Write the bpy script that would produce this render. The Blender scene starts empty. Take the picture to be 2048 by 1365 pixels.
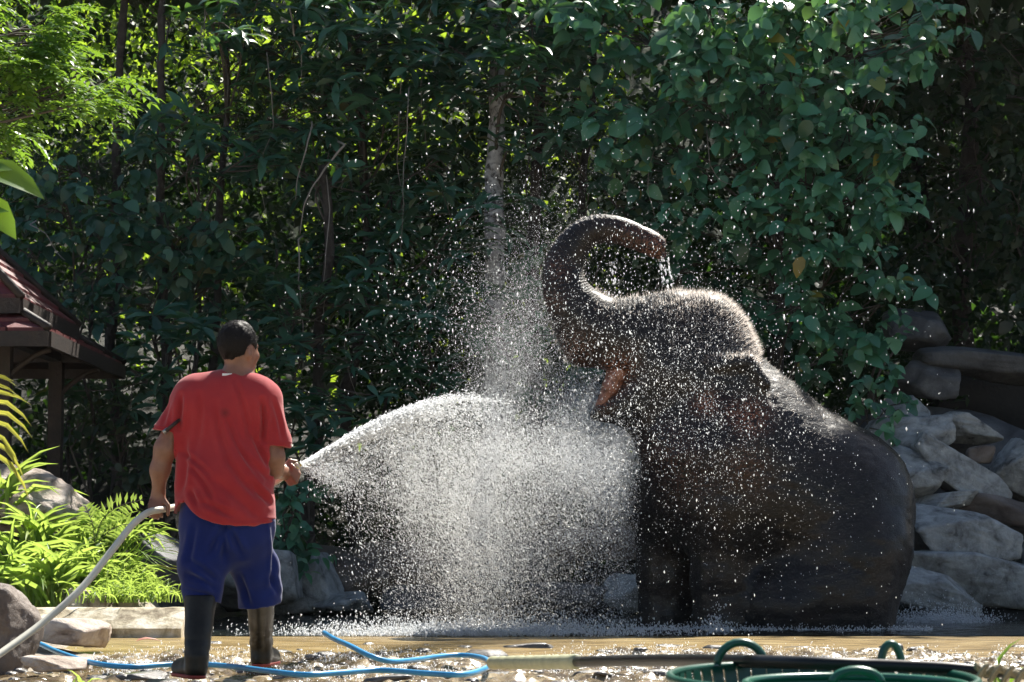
import bpy, math, random
import numpy as np
from mathutils import Vector, Matrix
PI = math.pi
rng = np.random.default_rng(7)
random.seed(7)
S = bpy.context.scene
COL = S.collection

# ------------------------------------------------------------------ camera, sky, sun, exposure
FPX = 4400.0
CZ = 0.62
TH = math.atan((1091 - 682.5) / FPX)
cam_d = bpy.data.cameras.new("camera")
cam = bpy.data.objects.new("camera", cam_d)
COL.objects.link(cam)
cam.location = (0, 0, CZ)
cam.rotation_euler = (PI / 2 + TH, 0, 0)
cam_d.sensor_width = 36.0
cam_d.lens = FPX / 2048 * 36.0
cam_d.clip_end = 2000
cam_d.clip_start = 0.1
cam_d.dof.use_dof = True
cam_d.dof.focus_distance = 14.5
cam_d.dof.aperture_fstop = 11
S.camera = cam

SUN_EL = math.radians(50)
SUN_AZ = math.radians(27)
world = bpy.data.worlds.new("World")
S.world = world
world.use_nodes = True
nt = world.node_tree
nt.nodes.clear()
sky = nt.nodes.new("ShaderNodeTexSky")
sky.sky_type = 'NISHITA'
sky.sun_disc = False
sky.sun_elevation = SUN_EL
sky.sun_rotation = SUN_AZ
bg = nt.nodes.new("ShaderNodeBackground")
bg.inputs[1].default_value = 0.055
wo = nt.nodes.new("ShaderNodeOutputWorld")
nt.links.new(sky.outputs[0], bg.inputs[0])
nt.links.new(bg.outputs[0], wo.inputs[0])
sd = bpy.data.lights.new("sun", 'SUN')
sd.energy = 5.0
sd.angle = math.radians(0.53)
sd.color = (1.0, 0.95, 0.86)
sun = bpy.data.objects.new("sun", sd)
COL.objects.link(sun)
SUN_DIR = Vector((math.sin(SUN_AZ) * math.cos(SUN_EL), math.cos(SUN_AZ) * math.cos(SUN_EL), math.sin(SUN_EL)))
sun.rotation_euler = SUN_DIR.to_track_quat('Z', 'Y').to_euler()
sun.location = (4, 20, 20)
S.view_settings.view_transform = 'Standard'
S.view_settings.look = 'None'
S.view_settings.gamma = 1
S.view_settings.exposure = 1.3
S.view_settings.use_curve_mapping = False
S.render.engine = 'CYCLES'
S.cycles.use_denoising = True
S.cycles.max_bounces = 6
S.cycles.diffuse_bounces = 3
S.cycles.glossy_bounces = 3
S.cycles.transmission_bounces = 4
S.cycles.transparent_max_bounces = 8
S.cycles.caustics_reflective = False
S.cycles.caustics_refractive = False
S.cycles.sample_clamp_indirect = 4
S.cycles.use_adaptive_sampling = True
S.cycles.adaptive_threshold = 0.015

FW = np.array((0, math.cos(TH), math.sin(TH)))
UP = np.array((0, -math.sin(TH), math.cos(TH)))
def P(px, py, Y):
    d = FW + np.array((1.0, 0, 0)) * (px - 1024) / FPX + UP * (682.5 - py) / FPX
    return np.array((0, 0, CZ)) + d * (Y / d[1])
def PV(px, py, Y):
    px, py, Y = np.broadcast_arrays(np.asarray(px, float), np.asarray(py, float), np.asarray(Y, float))
    d = FW[None] + np.outer((px - 1024) / FPX, (1, 0, 0)) + np.outer((682.5 - py) / FPX, UP)
    return np.array((0, 0, CZ)) + d * (Y / d[:, 1])[:, None]
def proj(p):
    q = np.asarray(p) - np.array((0, 0, CZ))
    dep = q @ FW
    return 1024 + q[..., 0] / dep * FPX, 682.5 - (q @ UP) / dep * FPX

# ------------------------------------------------------------------ helpers
def tag(o, label=None, cat=None, group=None, kind=None):
    if label: o['label'] = label
    if cat: o['category'] = cat
    if group: o['group'] = group
    if kind: o['kind'] = kind
    return o
def empty(name, loc, label, cat, group=None):
    o = bpy.data.objects.new(name, None)
    o.location = tuple(float(v) for v in loc)
    o.empty_display_size = 0.1
    COL.objects.link(o)
    return tag(o, label, cat, group)
def mesh_from(name, V, F, smooth=True):
    me = bpy.data.meshes.new(name)
    V = np.asarray(V, np.float32)
    if isinstance(F, np.ndarray):
        n, k = F.shape
        me.vertices.add(len(V)); me.vertices.foreach_set("co", V.ravel())
        me.loops.add(n * k); me.loops.foreach_set("vertex_index", F.astype(np.int32).ravel())
        me.polygons.add(n); me.polygons.foreach_set("loop_start", np.arange(0, n * k, k, dtype=np.int32))
        me.polygons.foreach_set("loop_total", np.full(n, k, np.int32))
        me.update(calc_edges=True); me.validate()
    else:
        me.from_pydata(V.tolist(), [], F); me.update()
    if smooth:
        me.polygons.foreach_set("use_smooth", np.ones(len(me.polygons), bool))
    return me
def link(name, me, mat=None, parent=None):
    o = bpy.data.objects.new(name, me)
    COL.objects.link(o)
    if mat and not me.materials: me.materials.append(mat)
    if parent is not None:
        o.parent = parent
        o.location = (0, 0, 0) if parent.parent is not None else -parent.location
    return o
def obj(name, V, F, mat=None, parent=None, smooth=True):
    return link(name, mesh_from(name, V, F, smooth), mat, parent)

def catmull(pts, n=6):
    p = np.asarray(pts, float)
    p = np.vstack([2 * p[0] - p[1], p, 2 * p[-1] - p[-2]])
    out = []
    for i in range(1, len(p) - 2):
        for k in range(n):
            t = k / n
            out.append(0.5 * ((2 * p[i]) + (-p[i-1] + p[i+1]) * t + (2*p[i-1] - 5*p[i] + 4*p[i+1] - p[i+2]) * t*t + (-p[i-1] + 3*p[i] - 3*p[i+1] + p[i+2]) * t**3))
    out.append(p[-2])
    return np.array(out)
def tube(pts, rad, n=8, cap=True):
    p = np.asarray(pts, float); m = len(p)
    rad = np.broadcast_to(np.asarray(rad, float), (m,))
    t = np.gradient(p, axis=0); t /= np.linalg.norm(t, axis=1)[:, None] + 1e-12
    ref = np.array((0.0, 0, 1)) if abs(t[0][2]) < 0.9 else np.array((1.0, 0, 0))
    nn = np.cross(t[0], ref); nn /= np.linalg.norm(nn)
    V = []
    a = np.arange(n) / n * 2 * PI
    for i in range(m):
        nn = nn - t[i] * (nn @ t[i]); nn /= np.linalg.norm(nn) + 1e-12
        b = np.cross(t[i], nn)
        V.append(p[i] + rad[i] * (np.outer(np.cos(a), nn) + np.outer(np.sin(a), b)))
    V = np.vstack(V)
    F = []
    for i in range(m - 1):
        for k in range(n):
            k2 = (k + 1) % n
            F.append((i*n + k, i*n + k2, (i+1)*n + k2, (i+1)*n + k))
    if cap:
        F.append(tuple(range(n - 1, -1, -1))); F.append(tuple((m-1)*n + k for k in range(n)))
    return V, F
def box(c, s, rz=0.0):
    c = np.asarray(c, float); s = np.asarray(s, float) / 2
    V = np.array([(x, y, z) for x in (-1, 1) for y in (-1, 1) for z in (-1, 1)]) * s
    cr, sr = math.cos(rz), math.sin(rz)
    V = V @ np.array([[cr, sr, 0], [-sr, cr, 0], [0, 0, 1]])
    F = [(0, 1, 3, 2), (4, 6, 7, 5), (0, 4, 5, 1), (2, 3, 7, 6), (0, 2, 6, 4), (1, 5, 7, 3)]
    return V + c, F
def join(parts):
    V = []; F = []; n = 0
    for v, f in parts:
        V.append(np.asarray(v)); F += [tuple(int(i) + n for i in q) for q in f]; n += len(v)
    return np.vstack(V), F

def hash3(i, j, k, seed):
    n = (i * 374761393 + j * 668265263 + k * 2147483647 + seed * 974711) & 0xffffffff
    n = ((n ^ (n >> 13)) * 1274126177) & 0xffffffff
    n = (n ^ (n >> 16)) & 0xffffff
    return n / float(0xffffff)
def vnoise(p, scale=1.0, seed=0):
    q = np.asarray(p, float) * scale + 100.0
    i = np.floor(q).astype(np.int64); f = q - i; f = f * f * (3 - 2 * f)
    r = 0
    for dx in (0, 1):
        for dy in (0, 1):
            for dz in (0, 1):
                w = (f[..., 0] if dx else 1 - f[..., 0]) * (f[..., 1] if dy else 1 - f[..., 1]) * (f[..., 2] if dz else 1 - f[..., 2])
                r = r + w * hash3(i[..., 0] + dx, i[..., 1] + dy, i[..., 2] + dz, seed)
    return r * 2 - 1
def fbm(p, scale=1.0, octv=4, seed=0):
    r = 0; a = 1.0; s = 0
    for o in range(octv):
        r = r + a * vnoise(p, scale * 2 ** o, seed + o); s += a; a *= 0.5
    return r / s

# ---- implicit surfaces
class Field:
    def __init__(self, lo, hi, h):
        self.lo = np.asarray(lo, float); self.h = h
        self.n = np.ceil((np.asarray(hi) - self.lo) / h).astype(int) + 1
        self.f = np.full(self.n, 0.4, np.float32)
        self.ax = [self.lo[i] + np.arange(self.n[i]) * h for i in range(3)]
    def region(self, lo, hi):
        a = np.clip(np.floor((np.asarray(lo) - self.lo) / self.h).astype(int), 0, self.n)
        b = np.clip(np.ceil((np.asarray(hi) - self.lo) / self.h).astype(int) + 1, 0, self.n)
        return tuple(slice(x, y) for x, y in zip(a, b))
    def apply(self, lo, hi, fn, k, op='u'):
        sl = self.region(np.asarray(lo) - k - 2*self.h, np.asarray(hi) + k + 2*self.h)
        if any(s.stop <= s.start for s in sl): return
        X = self.ax[0][sl[0]][:, None, None]; Y = self.ax[1][sl[1]][None, :, None]; Z = self.ax[2][sl[2]][None, None, :]
        d = fn(X, Y, Z).astype(np.float32)
        a = self.f[sl]
        if op == 'u':
            hh = np.maximum(k - np.abs(a - d), 0) / k
            self.f[sl] = np.minimum(a, d) - hh * hh * k * 0.25
        else:
            d = -d
            hh = np.maximum(k - np.abs(a - d), 0) / k
            self.f[sl] = np.maximum(a, d) + hh * hh * k * 0.25
    def cone(self, a, b, ra, rb, k=0.03, sy=1.0, op='u'):
        """tapered limb; sy squashes its section along y"""
        a = np.asarray(a, float); b = np.asarray(b, float)
        m = max(ra, rb); lo = np.minimum(a, b) - m * max(1, sy); hi = np.maximum(a, b) + m * max(1, sy)
        sc = np.array((1, 1 / sy, 1)); A = a * sc; BA = (b - a) * sc; L2 = max(BA @ BA, 1e-9)
        def fn(X, Y, Z):
            x = X - A[0]; y = Y / sy - A[1]; z = Z - A[2]
            t = np.clip((x * BA[0] + y * BA[1] + z * BA[2]) / L2, 0, 1)
            return np.sqrt((x - t*BA[0])**2 + (y - t*BA[1])**2 + (z - t*BA[2])**2) - (ra + (rb - ra) * t)
        self.apply(lo, hi, fn, k, op)
    def ell(self, c, r, k=0.03, R=None, op='u'):
        c = np.asarray(c, float); r = np.asarray(r, float); m = r.max()
        M = np.eye(3) if R is None else np.asarray(R)
        rm = r.min()
        def fn(X, Y, Z):
            x = X - c[0]; y = Y - c[1]; z = Z - c[2]
            u = (M[0,0]*x + M[0,1]*y + M[0,2]*z) / r[0]; v = (M[1,0]*x + M[1,1]*y + M[1,2]*z) / r[1]; w = (M[2,0]*x + M[2,1]*y + M[2,2]*z) / r[2]
            k0 = np.sqrt(u*u + v*v + w*w); k1 = np.sqrt((u/r[0])**2 + (v/r[1])**2 + (w/r[2])**2) + 1e-9
            return k0 * (k0 - 1) / k1
        self.apply(c - m, c + m, fn, k, op)
    def cut(self, p, n, k=0.004):
        """keep the side the normal points away from"""
        n = np.asarray(n, float); n /= np.linalg.norm(n); p = np.asarray(p, float)
        X = self.ax[0][:, None, None]; Y = self.ax[1][None, :, None]; Z = self.ax[2][None, None, :]
        d = ((X - p[0]) * n[0] + (Y - p[1]) * n[1] + (Z - p[2]) * n[2]).astype(np.float32)
        self.f = np.maximum(self.f, d)
    def mesh(self, smooth=2):
        F = self.f; s = F < 0
        nx, ny, nz = F.shape
        c = np.zeros((nx-1, ny-1, nz-1), np.int8)
        for dx in (0, 1):
            for dy in (0, 1):
                for dz in (0, 1):
                    c += s[dx:nx-1+dx, dy:ny-1+dy, dz:nz-1+dz]
        mask = (c > 0) & (c < 8)
        I, J, K = np.nonzero(mask)
        idx = np.full(mask.shape, -1, np.int64); idx[mask] = np.arange(len(I))
        acc = np.zeros((len(I), 3)); cnt = np.zeros(len(I))
        cor = [(0,0,0),(1,0,0),(0,1,0),(1,1,0),(0,0,1),(1,0,1),(0,1,1),(1,1,1)]
        for a, b in ((0,1),(2,3),(4,5),(6,7),(0,2),(1,3),(4,6),(5,7),(0,4),(1,5),(2,6),(3,7)):
            A, B = cor[a], cor[b]
            fa = F[I+A[0], J+A[1], K+A[2]]; fb = F[I+B[0], J+B[1], K+B[2]]
            x = (fa < 0) != (fb < 0)
            t = np.where(x, fa / np.where(x, fa - fb, 1), 0)
            acc += np.where(x, 1, 0)[:, None] * (np.array(A)[None] + t[:, None] * (np.array(B) - np.array(A))[None]); cnt += x
        V = self.lo + (np.stack([I, J, K], 1) + acc / cnt[:, None]) * self.h
        Q = []
        sx = s[:-1] != s[1:]
        i, j, k = np.nonzero(sx[:, 1:-1, 1:-1]); j += 1; k += 1
        q = np.stack([idx[i, j-1, k-1], idx[i, j, k-1], idx[i, j, k], idx[i, j-1, k]], 1); fl = ~s[i, j, k]; q[fl] = q[fl][:, ::-1]; Q.append(q)
        sy_ = s[:, :-1] != s[:, 1:]
        i, j, k = np.nonzero(sy_[1:-1, :, 1:-1]); i += 1; k += 1
        q = np.stack([idx[i-1, j, k-1], idx[i-1, j, k], idx[i, j, k], idx[i, j, k-1]], 1); fl = ~s[i, j, k]; q[fl] = q[fl][:, ::-1]; Q.append(q)
        sz = s[:, :, :-1] != s[:, :, 1:]
        i, j, k = np.nonzero(sz[1:-1, 1:-1]); i += 1; j += 1
        q = np.stack([idx[i-1, j-1, k], idx[i, j-1, k], idx[i, j, k], idx[i-1, j, k]], 1); fl = ~s[i, j, k]; q[fl] = q[fl][:, ::-1]; Q.append(q)
        Q = np.vstack(Q)
        V = lap(V, Q, smooth)
        return V, Q
def lap(V, Q, it=2, w=0.5):
    e = np.vstack([Q[:, [0, 1]], Q[:, [1, 2]], Q[:, [2, 3]], Q[:, [3, 0]]])
    e = np.vstack([e, e[:, ::-1]])
    n = len(V); c = np.bincount(e[:, 0], minlength=n)
    for _ in range(it):
        a = np.stack([np.bincount(e[:, 0], V[e[:, 1], d], n) for d in range(3)], 1) / np.maximum(c, 1)[:, None]
        V = V * (1 - w) + a * w
    return V
def vnormals(V, Q):
    a = V[Q[:, 2]] - V[Q[:, 0]]; b = V[Q[:, 3]] - V[Q[:, 1]]
    fn = np.cross(a, b); N = np.zeros_like(V)
    for c in range(4): 
        for d in range(3): N[:, d] += np.bincount(Q[:, c], fn[:, d], len(V))
    return N / (np.linalg.norm(N, axis=1)[:, None] + 1e-12)

# ------------------------------------------------------------------ materials
def new_mat(name):
    m = bpy.data.materials.new(name); m.use_nodes = True
    n = m.node_tree; b = n.nodes["Principled BSDF"]
    return m, n, b
def nd(n, t, **kw):
    x = n.nodes.new(t)
    for k, v in kw.items(): setattr(x, k, v)
    return x
def ramp(n, fac, cols):
    r = nd(n, "ShaderNodeValToRGB"); e = r.color_ramp.elements
    while len(e) < len(cols): e.new(0.5)
    for i, (p, c) in enumerate(cols):
        e[i].position = p; e[i].color = (c[0], c[1], c[2], 1)
    n.links.new(fac, r.inputs[0]); return r.outputs[0]
def tex(n, scale, detail=6, rough=0.6, vec=None, kind="ShaderNodeTexNoise", dist=0.0):
    t = nd(n, kind)
    t.inputs["Scale"].default_value = scale
    if kind == "ShaderNodeTexNoise":
        t.inputs["Detail"].default_value = detail; t.inputs["Roughness"].default_value = rough; t.inputs["Distortion"].default_value = dist
    if vec is None: vec = nd(n, "ShaderNodeTexCoord").outputs["Object"]
    n.links.new(vec, t.inputs["Vector"]); return t.outputs[0]
def stone_mat(name, cols, scale=2.0, rough=0.8, bump=0.5, bscale=14, coat=0.0):
    m, n, b = new_mat(name)
    geo = nd(n, "ShaderNodeNewGeometry").outputs["Position"]
    f = tex(n, scale, 8, 0.62, geo, dist=0.6)
    n.links.new(ramp(n, f, cols), b.inputs["Base Color"])
    b.inputs["Roughness"].default_value = rough
    b.inputs["Coat Weight"].default_value = coat; b.inputs["Coat Roughness"].default_value = 0.15
    f2 = tex(n, bscale, 8, 0.7, geo); bp = nd(n, "ShaderNodeBump"); bp.inputs["Strength"].default_value = bump; bp.inputs["Distance"].default_value = 0.03
    n.links.new(f2, bp.inputs["Height"]); n.links.new(bp.outputs[0], b.inputs["Normal"])
    return m
def plain_mat(name, col, rough=0.5, metallic=0, var=0.15, vscale=20, bump=0.0, coat=0.0):
    m, n, b = new_mat(name)
    f = tex(n, vscale, 4)
    lo = [c * (1 - var) for c in col]; hi = [min(1, c * (1 + var)) for c in col]
    n.links.new(ramp(n, f, [(0.3, lo), (0.7, hi)]), b.inputs["Base Color"])
    b.inputs["Roughness"].default_value = rough; b.inputs["Metallic"].default_value = metallic
    b.inputs["Coat Weight"].default_value = coat
    if bump:
        bp = nd(n, "ShaderNodeBump"); bp.inputs["Strength"].default_value = bump; bp.inputs["Distance"].default_value = 0.01
        n.links.new(f, bp.inputs["Height"]); n.links.new(bp.outputs[0], b.inputs["Normal"])
    return m
def leaf_mat(name, cols, trans, tw=0.4, rough=0.42, spec=0.5):
    m, n, b = new_mat(name)
    g = nd(n, "ShaderNodeNewGeometry"); oi = nd(n, "ShaderNodeObjectInfo")
    a = nd(n, "ShaderNodeMath", operation='ADD'); n.links.new(g.outputs["Random Per Island"], a.inputs[0]); n.links.new(oi.outputs["Random"], a.inputs[1])
    fr = nd(n, "ShaderNodeMath", operation='FRACT'); n.links.new(a.outputs[0], fr.inputs[0])
    col = ramp(n, fr.outputs[0], cols)
    n.links.new(col, b.inputs["Base Color"])
    b.inputs["Roughness"].default_value = rough; b.inputs["Specular IOR Level"].default_value = spec
    tr = nd(n, "ShaderNodeBsdfTranslucent")
    mx = nd(n, "ShaderNodeMix", data_type='RGBA'); mx.inputs[0].default_value = 0.75
    n.links.new(col, mx.inputs[6]); mx.inputs[7].default_value = (*trans, 1)
    n.links.new(mx.outputs[2], tr.inputs[0])
    ms = nd(n, "ShaderNodeMixShader"); ms.inputs[0].default_value = tw
    n.links.new(b.outputs[0], ms.inputs[1]); n.links.new(tr.outputs[0], ms.inputs[2])
    n.links.new(ms.outputs[0], n.nodes["Material Output"].inputs[0])
    return m
def drop_mat():
    m, n, b = new_mat("water_drop_white")
    b.inputs["Base Color"].default_value = (0.9, 0.93, 0.95, 1); b.inputs["Roughness"].default_value = 0.15
    tr = nd(n, "ShaderNodeBsdfTranslucent"); tr.inputs[0].default_value = (0.95, 0.96, 0.97, 1)
    ms = nd(n, "ShaderNodeMixShader"); ms.inputs[0].default_value = 0.72
    n.links.new(b.outputs[0], ms.inputs[1]); n.links.new(tr.outputs[0], ms.inputs[2])
    n.links.new(ms.outputs[0], n.nodes["Material Output"].inputs[0]); return m
def water_mat(name, col, rough, bump, scale, stretch=(1, 0.35, 1), bdist=0.05):
    m, n, b = new_mat(name)
    b.inputs["Base Color"].default_value = (*col, 1); b.inputs["Roughness"].default_value = rough
    b.inputs["IOR"].default_value = 1.33
    geo = nd(n, "ShaderNodeNewGeometry").outputs["Position"]
    mp = nd(n, "ShaderNodeMapping"); mp.inputs["Scale"].default_value = stretch; n.links.new(geo, mp.inputs[0])
    f = tex(n, scale, 5, 0.6, mp.outputs[0], dist=0.4)
    bp = nd(n, "ShaderNodeBump"); bp.inputs["Strength"].default_value = bump; bp.inputs["Distance"].default_value = bdist
    n.links.new(f, bp.inputs["Height"]); n.links.new(bp.outputs[0], b.inputs["Normal"]); return m

M = {}
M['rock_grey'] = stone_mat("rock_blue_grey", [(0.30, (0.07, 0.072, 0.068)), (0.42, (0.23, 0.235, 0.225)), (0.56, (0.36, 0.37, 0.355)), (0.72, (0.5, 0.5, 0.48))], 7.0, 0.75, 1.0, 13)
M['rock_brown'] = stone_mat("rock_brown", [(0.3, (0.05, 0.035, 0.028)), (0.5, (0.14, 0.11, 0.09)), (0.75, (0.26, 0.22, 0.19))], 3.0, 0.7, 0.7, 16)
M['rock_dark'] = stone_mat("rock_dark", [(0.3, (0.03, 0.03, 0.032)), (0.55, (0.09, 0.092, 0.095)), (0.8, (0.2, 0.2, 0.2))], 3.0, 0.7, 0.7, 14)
M['rock_shaded'] = stone_mat("rock_hollow_shade", [(0.3, (0.006, 0.006, 0.006)), (0.7, (0.02, 0.02, 0.02))], 3.0, 0.8, 0.7, 14)  # near-black colour stands for the shade inside the rock hollow
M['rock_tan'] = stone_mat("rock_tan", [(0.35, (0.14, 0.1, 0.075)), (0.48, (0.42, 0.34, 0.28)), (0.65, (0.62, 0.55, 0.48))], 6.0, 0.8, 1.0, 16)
M['pebble'] = stone_mat("wet_pebble", [(0.25, (0.02, 0.02, 0.022)), (0.5, (0.07, 0.062, 0.055)), (0.75, (0.2, 0.17, 0.14))], 9.0, 0.35, 0.4, 40, 0.7)
M['kerb'] = stone_mat("mossy_concrete", [(0.34, (0.16, 0.12, 0.07)), (0.5, (0.46, 0.4, 0.28)), (0.62, (0.65, 0.6, 0.5))], 7.0, 0.85, 0.4, 30)
M['soil'] = stone_mat("forest_soil", [(0.3, (0.012, 0.01, 0.007)), (0.6, (0.04, 0.032, 0.02)), (0.8, (0.05, 0.06, 0.025))], 3.0, 0.95, 0.8, 20)
M['bark_dark'] = stone_mat("dark_bark", [(0.3, (0.02, 0.016, 0.013)), (0.6, (0.06, 0.05, 0.042)), (0.8, (0.11, 0.1, 0.085))], 9.0, 0.9, 1.0, 30)
M['bark_pale'] = stone_mat("pale_mottled_bark", [(0.38, (0.06, 0.055, 0.055)), (0.45, (0.26, 0.26, 0.27)), (0.54, (0.46, 0.46, 0.48)), (0.8, (0.62, 0.62, 0.62))], 13.0, 0.85, 0.5, 25)
M['twig'] = plain_mat("twig_bark", (0.09, 0.075, 0.06), 0.85)
M['twig_pale'] = plain_mat("pale_twig", (0.26, 0.23, 0.2), 0.8)
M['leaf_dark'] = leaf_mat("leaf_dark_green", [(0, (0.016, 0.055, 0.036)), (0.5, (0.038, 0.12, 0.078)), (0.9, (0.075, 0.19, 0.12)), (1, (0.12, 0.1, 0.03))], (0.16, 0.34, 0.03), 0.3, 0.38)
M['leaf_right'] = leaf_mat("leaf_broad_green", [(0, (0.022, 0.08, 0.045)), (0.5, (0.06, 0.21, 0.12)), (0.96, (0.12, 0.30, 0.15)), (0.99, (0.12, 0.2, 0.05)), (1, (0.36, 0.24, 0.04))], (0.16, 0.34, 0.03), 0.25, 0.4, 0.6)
M['leaf_shade'] = leaf_mat("leaf_small_shaded", [(0, (0.015, 0.035, 0.02)), (0.6, (0.03, 0.06, 0.03)), (1, (0.06, 0.06, 0.035))], (0.14, 0.3, 0.02), 0.3, 0.45)  # duller leaf copy, shade put into its colour
M['leaf_deep'] = leaf_mat("leaf_deep_shade", [(0, (0.008, 0.02, 0.012)), (0.6, (0.016, 0.035, 0.018)), (1, (0.03, 0.04, 0.02))], (0.10, 0.24, 0.02), 0.25, 0.6, .3)  # darkest leaf copy, deep forest shade put into its colour
M['leaf_far'] = leaf_mat("leaf_far_sunlit_green", [(0, (0.05, 0.11, 0.02)), (0.6, (0.10, 0.19, 0.02)), (1, (0.18, 0.24, 0.03))], (0.42, 0.6, 0.04), 0.55, 0.5)  # bright leaf copy, sunlight put into its yellow-green colour
M['leaf_lit'] = leaf_mat("leaf_sunlit_green", [(0, (0.04, 0.12, 0.03)), (0.6, (0.07, 0.17, 0.03)), (1, (0.12, 0.22, 0.03))], (0.28, 0.46, 0.03), 0.45, 0.4)  # brighter leaf copy, sunlight put into its colour
M['grass'] = leaf_mat("strap_leaf_green", [(0, (0.10, 0.20, 0.04)), (0.6, (0.18, 0.32, 0.06)), (1, (0.32, 0.4, 0.12))], (0.55, 0.72, 0.12), 0.5, 0.4)
M['palm'] = leaf_mat("palm_leaf_yellow", [(0, (0.2, 0.22, 0.04)), (1, (0.34, 0.34, 0.06))], (0.6, 0.6, 0.08), 0.5, 0.4)
M['drop'] = drop_mat()
M['pool'] = water_mat("pool_water", (0.012, 0.016, 0.014), 0.1, 0.55, 5.0)
M['riffle_old'] = water_mat("riffle_water", (0.34, 0.28, 0.19), 0.13, 0.5, 16.0, (1, 0.8, 1), 0.03)

m_ = M['riffle'] = M.pop('riffle_old'); n_ = m_.node_tree; b_ = n_.nodes["Principled BSDF"]
g_ = nd(n_, "ShaderNodeNewGeometry").outputs["Position"]; mp_ = nd(n_, "ShaderNodeMapping"); mp_.inputs["Scale"].default_value = (1, .6, 1); n_.links.new(g_, mp_.inputs[0])
n_.links.new(ramp(n_, tex(n_, 3.5, 8, .72, mp_.outputs[0], dist=.7), [(.36, (.035, .024, .014)), (.48, (.13, .09, .045)), (.58, (.32, .25, .15)), (.72, (.52, .45, .33))]), b_.inputs["Base Color"])
b_.inputs["Roughness"].default_value = .09; b_.inputs["Coat Weight"].default_value = .6; b_.inputs["Coat Roughness"].default_value = .22

# ------------------------------------------------------------------ the setting: terrain and water
def terrain_z(X, Y):
    z = np.full(np.broadcast(X, Y).shape, -0.12)
    z = z + 0.0 * X
    pool = np.clip((Y - 15.0) / 0.5, 0, 1) * np.clip((22.5 - Y) / 1.0, 0, 1)
    z = z - 0.35 * pool
    z = z + np.clip((Y - 22.2) / 1.2, 0, 1) * 0.5 + np.clip(Y - 23, 0, None) ** 1.15 * 0.22
    lb = np.clip((-2.1 - (Y - 15.5) * 0.12 - X) / 0.5, 0, 1) * np.clip((Y - 15.3) / 0.5, 0, 1)
    z = z + lb * (0.62 + np.clip((Y - 15.6), 0, 4) * 0.1)
    lb2 = np.clip((-2.0 - X) / 1.2, 0, 1) * np.clip((15.4 - Y) / 1, 0, 1) * np.clip((Y - 5) / 3, 0, 1)
    z = z + lb2 * 0.16
    rb = np.clip((X - 3.4) / 0.8, 0, 1) * np.clip((Y - 17.5) / 1.5, 0, 1)
    z = z + rb * 0.6 * np.clip((24 - Y) / 2, 0, 1)
    far = np.clip((np.abs(X) - 12) / 20, 0, 1)
    z = z + far * 3
    fr = np.clip((7.5 - Y) / 5, 0, 1)
    z = z - 0.35 * fr
    return z
gx = np.concatenate([np.linspace(-160, -12, 16)[:-1], np.linspace(-12, 12, 161), np.linspace(12, 160, 16)[1:]])
gy = np.concatenate([np.linspace(-60, 4, 12)[:-1], np.linspace(4, 26, 150), np.linspace(26, 70, 30)[1:], np.linspace(70, 300, 12)[1:]])
GX, GY = np.meshgrid(gx, gy, indexing='ij')
gyc = np.minimum(GY, 60)
GZ = terrain_z(GX, gyc) + 0.04 * vnoise(np.stack([GX, GY, GX * 0], -1), 1.7, 3) + 0.015 * vnoise(np.stack([GX, GY, GX * 0], -1), 7, 5)
nx, ny = GX.shape
ii, jj = np.meshgrid(np.arange(nx - 1), np.arange(ny - 1), indexing='ij')
def gridfaces(nx, ny):
    ii, jj = np.meshgrid(np.arange(nx - 1), np.arange(ny - 1), indexing='ij')
    a = (ii * ny + jj).ravel(); return np.stack([a, a + ny, a + ny + 1, a + 1], 1)
# ground material: pale lit gravel in front, dark soil under the trees
gm, gn, gb = new_mat("ground_gravel_and_soil")
pos = nd(gn, "ShaderNodeNewGeometry").outputs["Position"]
sx = nd(gn, "ShaderNodeSeparateXYZ"); gn.links.new(pos, sx.inputs[0])
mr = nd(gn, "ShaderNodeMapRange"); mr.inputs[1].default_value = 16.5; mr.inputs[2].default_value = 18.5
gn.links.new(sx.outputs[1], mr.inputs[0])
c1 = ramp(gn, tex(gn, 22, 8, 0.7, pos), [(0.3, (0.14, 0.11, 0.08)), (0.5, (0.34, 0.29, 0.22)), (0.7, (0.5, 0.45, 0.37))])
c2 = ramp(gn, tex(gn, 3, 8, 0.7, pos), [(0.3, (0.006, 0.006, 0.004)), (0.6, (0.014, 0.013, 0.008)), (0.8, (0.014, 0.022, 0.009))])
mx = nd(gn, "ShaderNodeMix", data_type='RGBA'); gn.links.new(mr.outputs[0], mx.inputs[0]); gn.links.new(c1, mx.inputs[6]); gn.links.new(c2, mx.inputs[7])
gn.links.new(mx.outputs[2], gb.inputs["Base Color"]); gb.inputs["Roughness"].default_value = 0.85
bp = nd(gn, "ShaderNodeBump"); bp.inputs["Strength"].default_value = 0.8; bp.inputs["Distance"].default_value = 0.03
gn.links.new(tex(gn, 40, 6, 0.7, pos), bp.inputs["Height"]); gn.links.new(bp.outputs[0], gb.inputs["Normal"])
tag(obj("ground", np.stack([GX, GY, GZ], -1).reshape(-1, 3), gridfaces(nx, ny), gm), "pale gravel stream bank rising to dark forest floor", kind="structure")

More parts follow.
